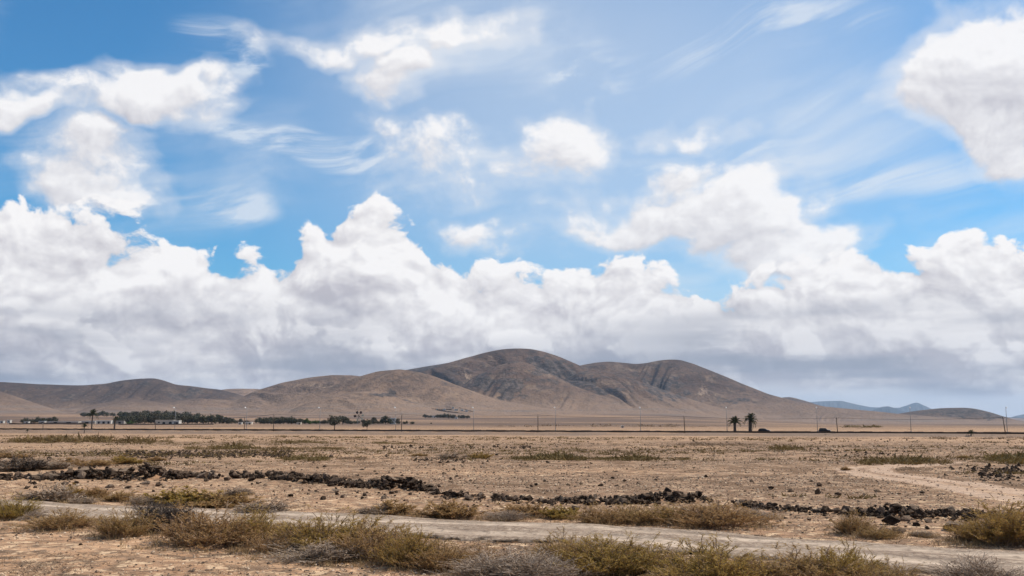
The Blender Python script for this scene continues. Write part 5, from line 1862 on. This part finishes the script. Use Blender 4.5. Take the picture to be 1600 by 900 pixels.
house('low shed with a bright white roof right of the bent palm', 198, 835, 9, 7, 2.1, M_GREYWALL, [('door', 1, 2, 0, 1.6)], M_WHITE, name='shed', cat='shed')
house('tiny white hut nearest the left edge of the plain', 17, 900, 3.4, 3, 1.9, M_WHITE, [('door', 0.3, .9, 0, 1.5)], name='hut', cat='hut')
house('tiny white hut right of the leftmost one', 28, 910, 2.8, 3, 2.6, M_WHITE, [('window', 0, .9, 1, .8)], name='hut', cat='hut')
house('small pale hut in front of the far left grove', 55, 860, 4, 3, 1.6, M_WHITE, [('door', .6, .9, 0, 1.3)], name='hut', cat='hut')
house('grey shed with pale roof at the right end of far left grove', 79, 860, 5, 4, 1.8, M_GREYWALL, [('door', .6, 1.4, 0, 1.4)], M_ROOF, name='shed', cat='shed')
house('small white hut at the right end of the long left grove', 383, 770, 2.6, 3, 1.5, M_WHITE, [('door', 0, .8, 0, 1.3)], name='hut', cat='hut')
house('low pale house left of the row of bushy trees', 396, 775, 5, 4, 1.5, M_CREAM, [('door', 1, 1, 0, 1.3), ('window', -1.2, .9, .5, .7)], M_ROOF)
house('small cream hut at the foot of the bushy tree row', 473, 770, 3.2, 3, 1.4, M_CREAM, [('door', .5, .9, 0, 1.2)], name='hut', cat='hut')
house('white house half hidden among trees right of the windmill', 617, 800, 4.5, 5, 4.6, M_WHITE, [('window', -1, .9, 2.9, .9), ('window', 1, .9, 2.9, .9)], M_ROOF)
house('small white peaked hut alone on the plain beyond the road', 969.5, 560, 1.5, 1.6, 1.0, M_WHITE, [('door', 0, .5, 0, .8)], M_WHITE, name='hut', cat='hut', pitched=True)

for (lab, x0, x1, dep, h) in (('long brown earth wall in front of the left buildings', 28, 145, 790, 1.0), ('low brown earth wall in front of the long left grove', 196, 342, 742, 0.8)):
    a_, b_ = at_depth(x0, dep), at_depth(x1, dep)
    mb = MB()
    n = 24
    for k in range(n):
        s0 = a_.lerp(b_, k / n); s1 = a_.lerp(b_, (k + 1) / n)
        zt = zgs(s0.x, s0.y) + h * (0.8 + 0.4 * rng.random())
        mb.box(s0.x, s1.x, dep - 0.3, dep + 0.3, zgs(s0.x, s0.y) - 1.0, zt)
    tag(mb.build('earth_wall', M_BROWNWALL), lab, 'wall')

# windmill with paddle blades
p = at_depth(565, 765)
hub = hpx(p, 650)
e = empty('windmill', p)
for sx, sy in ((-1, -1), (1, -1), (1, 1), (-1, 1)):
    mb = MB(); mb.tube([(sx * 1.1, sy * 1.1, -0.4), (sx * 0.25, sy * 0.25, hub)], [0.10, 0.07], 6); mb.build('leg', M_POLE, e)
mb = MB(); mb.tube([(0, -0.9, hub), (0, 0.6, hub)], [0.28, 0.28], 10); mb.build('hub', M_SAIL_SHADED, e)
for k, ang in enumerate((118, 182, 62, 8, -42, -110)):
    a = math.radians(ang)
    ca, sa = math.cos(a), math.sin(a)
    mb = MB()
    mb.tube([(0, -0.85, hub), (ca * 3.9, -0.85, hub + sa * 3.9)], [0.17, 0.12], 6)
    sp = mb.build('spar', M_SAIL_SHADED, e)
    w = 0.85
    mb = MB()
    vs = []
    for (rr, ww) in ((2.1, -w), (2.1, w), (3.9, w), (3.9, -w)):
        for yy in (-0.95, -0.88):
            vs.append((ca * rr - sa * ww, yy + 0.18 * ww, hub + sa * rr + ca * ww))
    mb.add(vs, [(0, 2, 4, 6), (7, 5, 3, 1), (0, 1, 3, 2), (2, 3, 5, 4), (4, 5, 7, 6), (6, 7, 1, 0)])
    mb.build('blade', M_SAIL_SHADED if k < 3 else M_SAIL_SUNLIT, e)  # some blades coloured as in shade, the others as in sunlight
mb = MB(); mb.add([(0.0, 0.6, hub - .1), (0.0, 2.4, hub - .7), (0.0, 2.4, hub + .7), (0.06, 0.6, hub - .1), (0.06, 2.4, hub - .7), (0.06, 2.4, hub + .7)], [(0, 1, 2), (5, 4, 3), (0, 3, 4, 1), (1, 4, 5, 2), (2, 5, 3, 0)])
mb.build('tail_vane', M_SAIL_SUNLIT, e)
tag(e, 'windmill with painted shaded and sunlit paddle blades standing above the grove', 'windmill')

# ------------------------------------------------------------------ hamlet on the hill foot
bpy.context.view_layer.update()
dg = bpy.context.evaluated_depsgraph_get()


def surf(px, py):
    o = Vector((0, 0, CAMZ))
    d = ray(px, py)
    start = o + d * 900
    ok, loc, nor, idx, ob, mat_ = scene.ray_cast(dg, start, d, distance=9000)
    return loc if ok else None


for (px, py, w, h, lab) in [(683, 640.5, 6, 4, 'tiny white house at the left of the hillside hamlet'), (694, 641, 8, 4.5, 'wide white house in the hillside hamlet'),
                            (708, 638.5, 5, 5, 'highest white house of the hillside hamlet'), (713, 641.5, 9, 5, 'pale house in the middle of the hillside hamlet'),
                            (722, 642, 8, 4.5, 'white house right of the middle in the hillside hamlet'), (729, 643.5, 7, 5, 'bright white house at the right end of the hillside hamlet'),
                            (677, 652.5, 13, 4.5, 'long white house with tree at the foot of the hill'), (707, 653.5, 6, 4, 'small pale house below the hamlet among far trees'),
                            (713, 654.5, 4, 4, 'tiny white house at the right end of the far trees')]:
    s_ = surf(px, py)
    if s_ is not None:
        house(lab, 0, 0, w, 6, h * 0.8, M_WHITE, [('window', -w * .2, w * .15, 1.2, 1.0), ('door', w * .2, w * .15, 0, 1.9)], M_WHITE, p=s_)
for (lab, pts) in (('upper dark lava wall behind the hillside hamlet', [(674, 638.5), (690, 640), (706, 640), (718, 637.5), (728, 640), (741, 644)]),
                   ('lower dark lava wall in front of the hillside hamlet', [(675, 640.5), (690, 642.5), (704, 644.5), (720, 646), (735, 645.5)]),
                   ('thin middle lava wall inside the hillside hamlet', [(680, 639.5), (700, 643), (715, 644.5), (733, 642.5)])):
    P = [surf(*q) for q in pts]
    if all(q is not None for q in P):
        mb = MB()
        for a_, b_ in zip(P[:-1], P[1:]):
            for k in range(4):
                s0 = a_.lerp(b_, k / 4); s1 = a_.lerp(b_, (k + 1) / 4)
                zt = 0.3 + 1.2 * rng.random()
                mb.add([(s0.x, s0.y - 1, s0.z - 3), (s1.x, s1.y - 1, s1.z - 3), (s1.x, s1.y + 1, s1.z - 3), (s0.x, s0.y + 1, s0.z - 3), (s0.x, s0.y - 1, s0.z + zt), (s1.x, s1.y - 1, s1.z + zt), (s1.x, s1.y + 1, s1.z + zt), (s0.x, s0.y + 1, s0.z + zt)],
                       [(0, 1, 5, 4), (4, 5, 6, 7), (2, 3, 7, 6), (1, 2, 6, 5), (3, 0, 4, 7)])
        tag(mb.build('lava_wall', M_STONE), lab, 'wall')
L6 = 'far dark tree in the row at the foot of the hill below the hamlet'
for px in (665, 672, 684, 688, 692, 696, 701, 708, 718, 724, 731):
    s_ = surf(px, 654 if px > 700 else 653.2)
    if s_ is None:
        continue
    tr, cr = TREES['w'][rng.integers(3)]
    h = rng.uniform(5, 9)
    e = empty('tree', s_, rng.random() * 6.28, (h, h, h))
    obj('trunk', tr, e); obj('crown', cr, e)
    tag(e, L6, 'tree', 'far trees below the hamlet')

if USE_HAZE:
    build_haze()
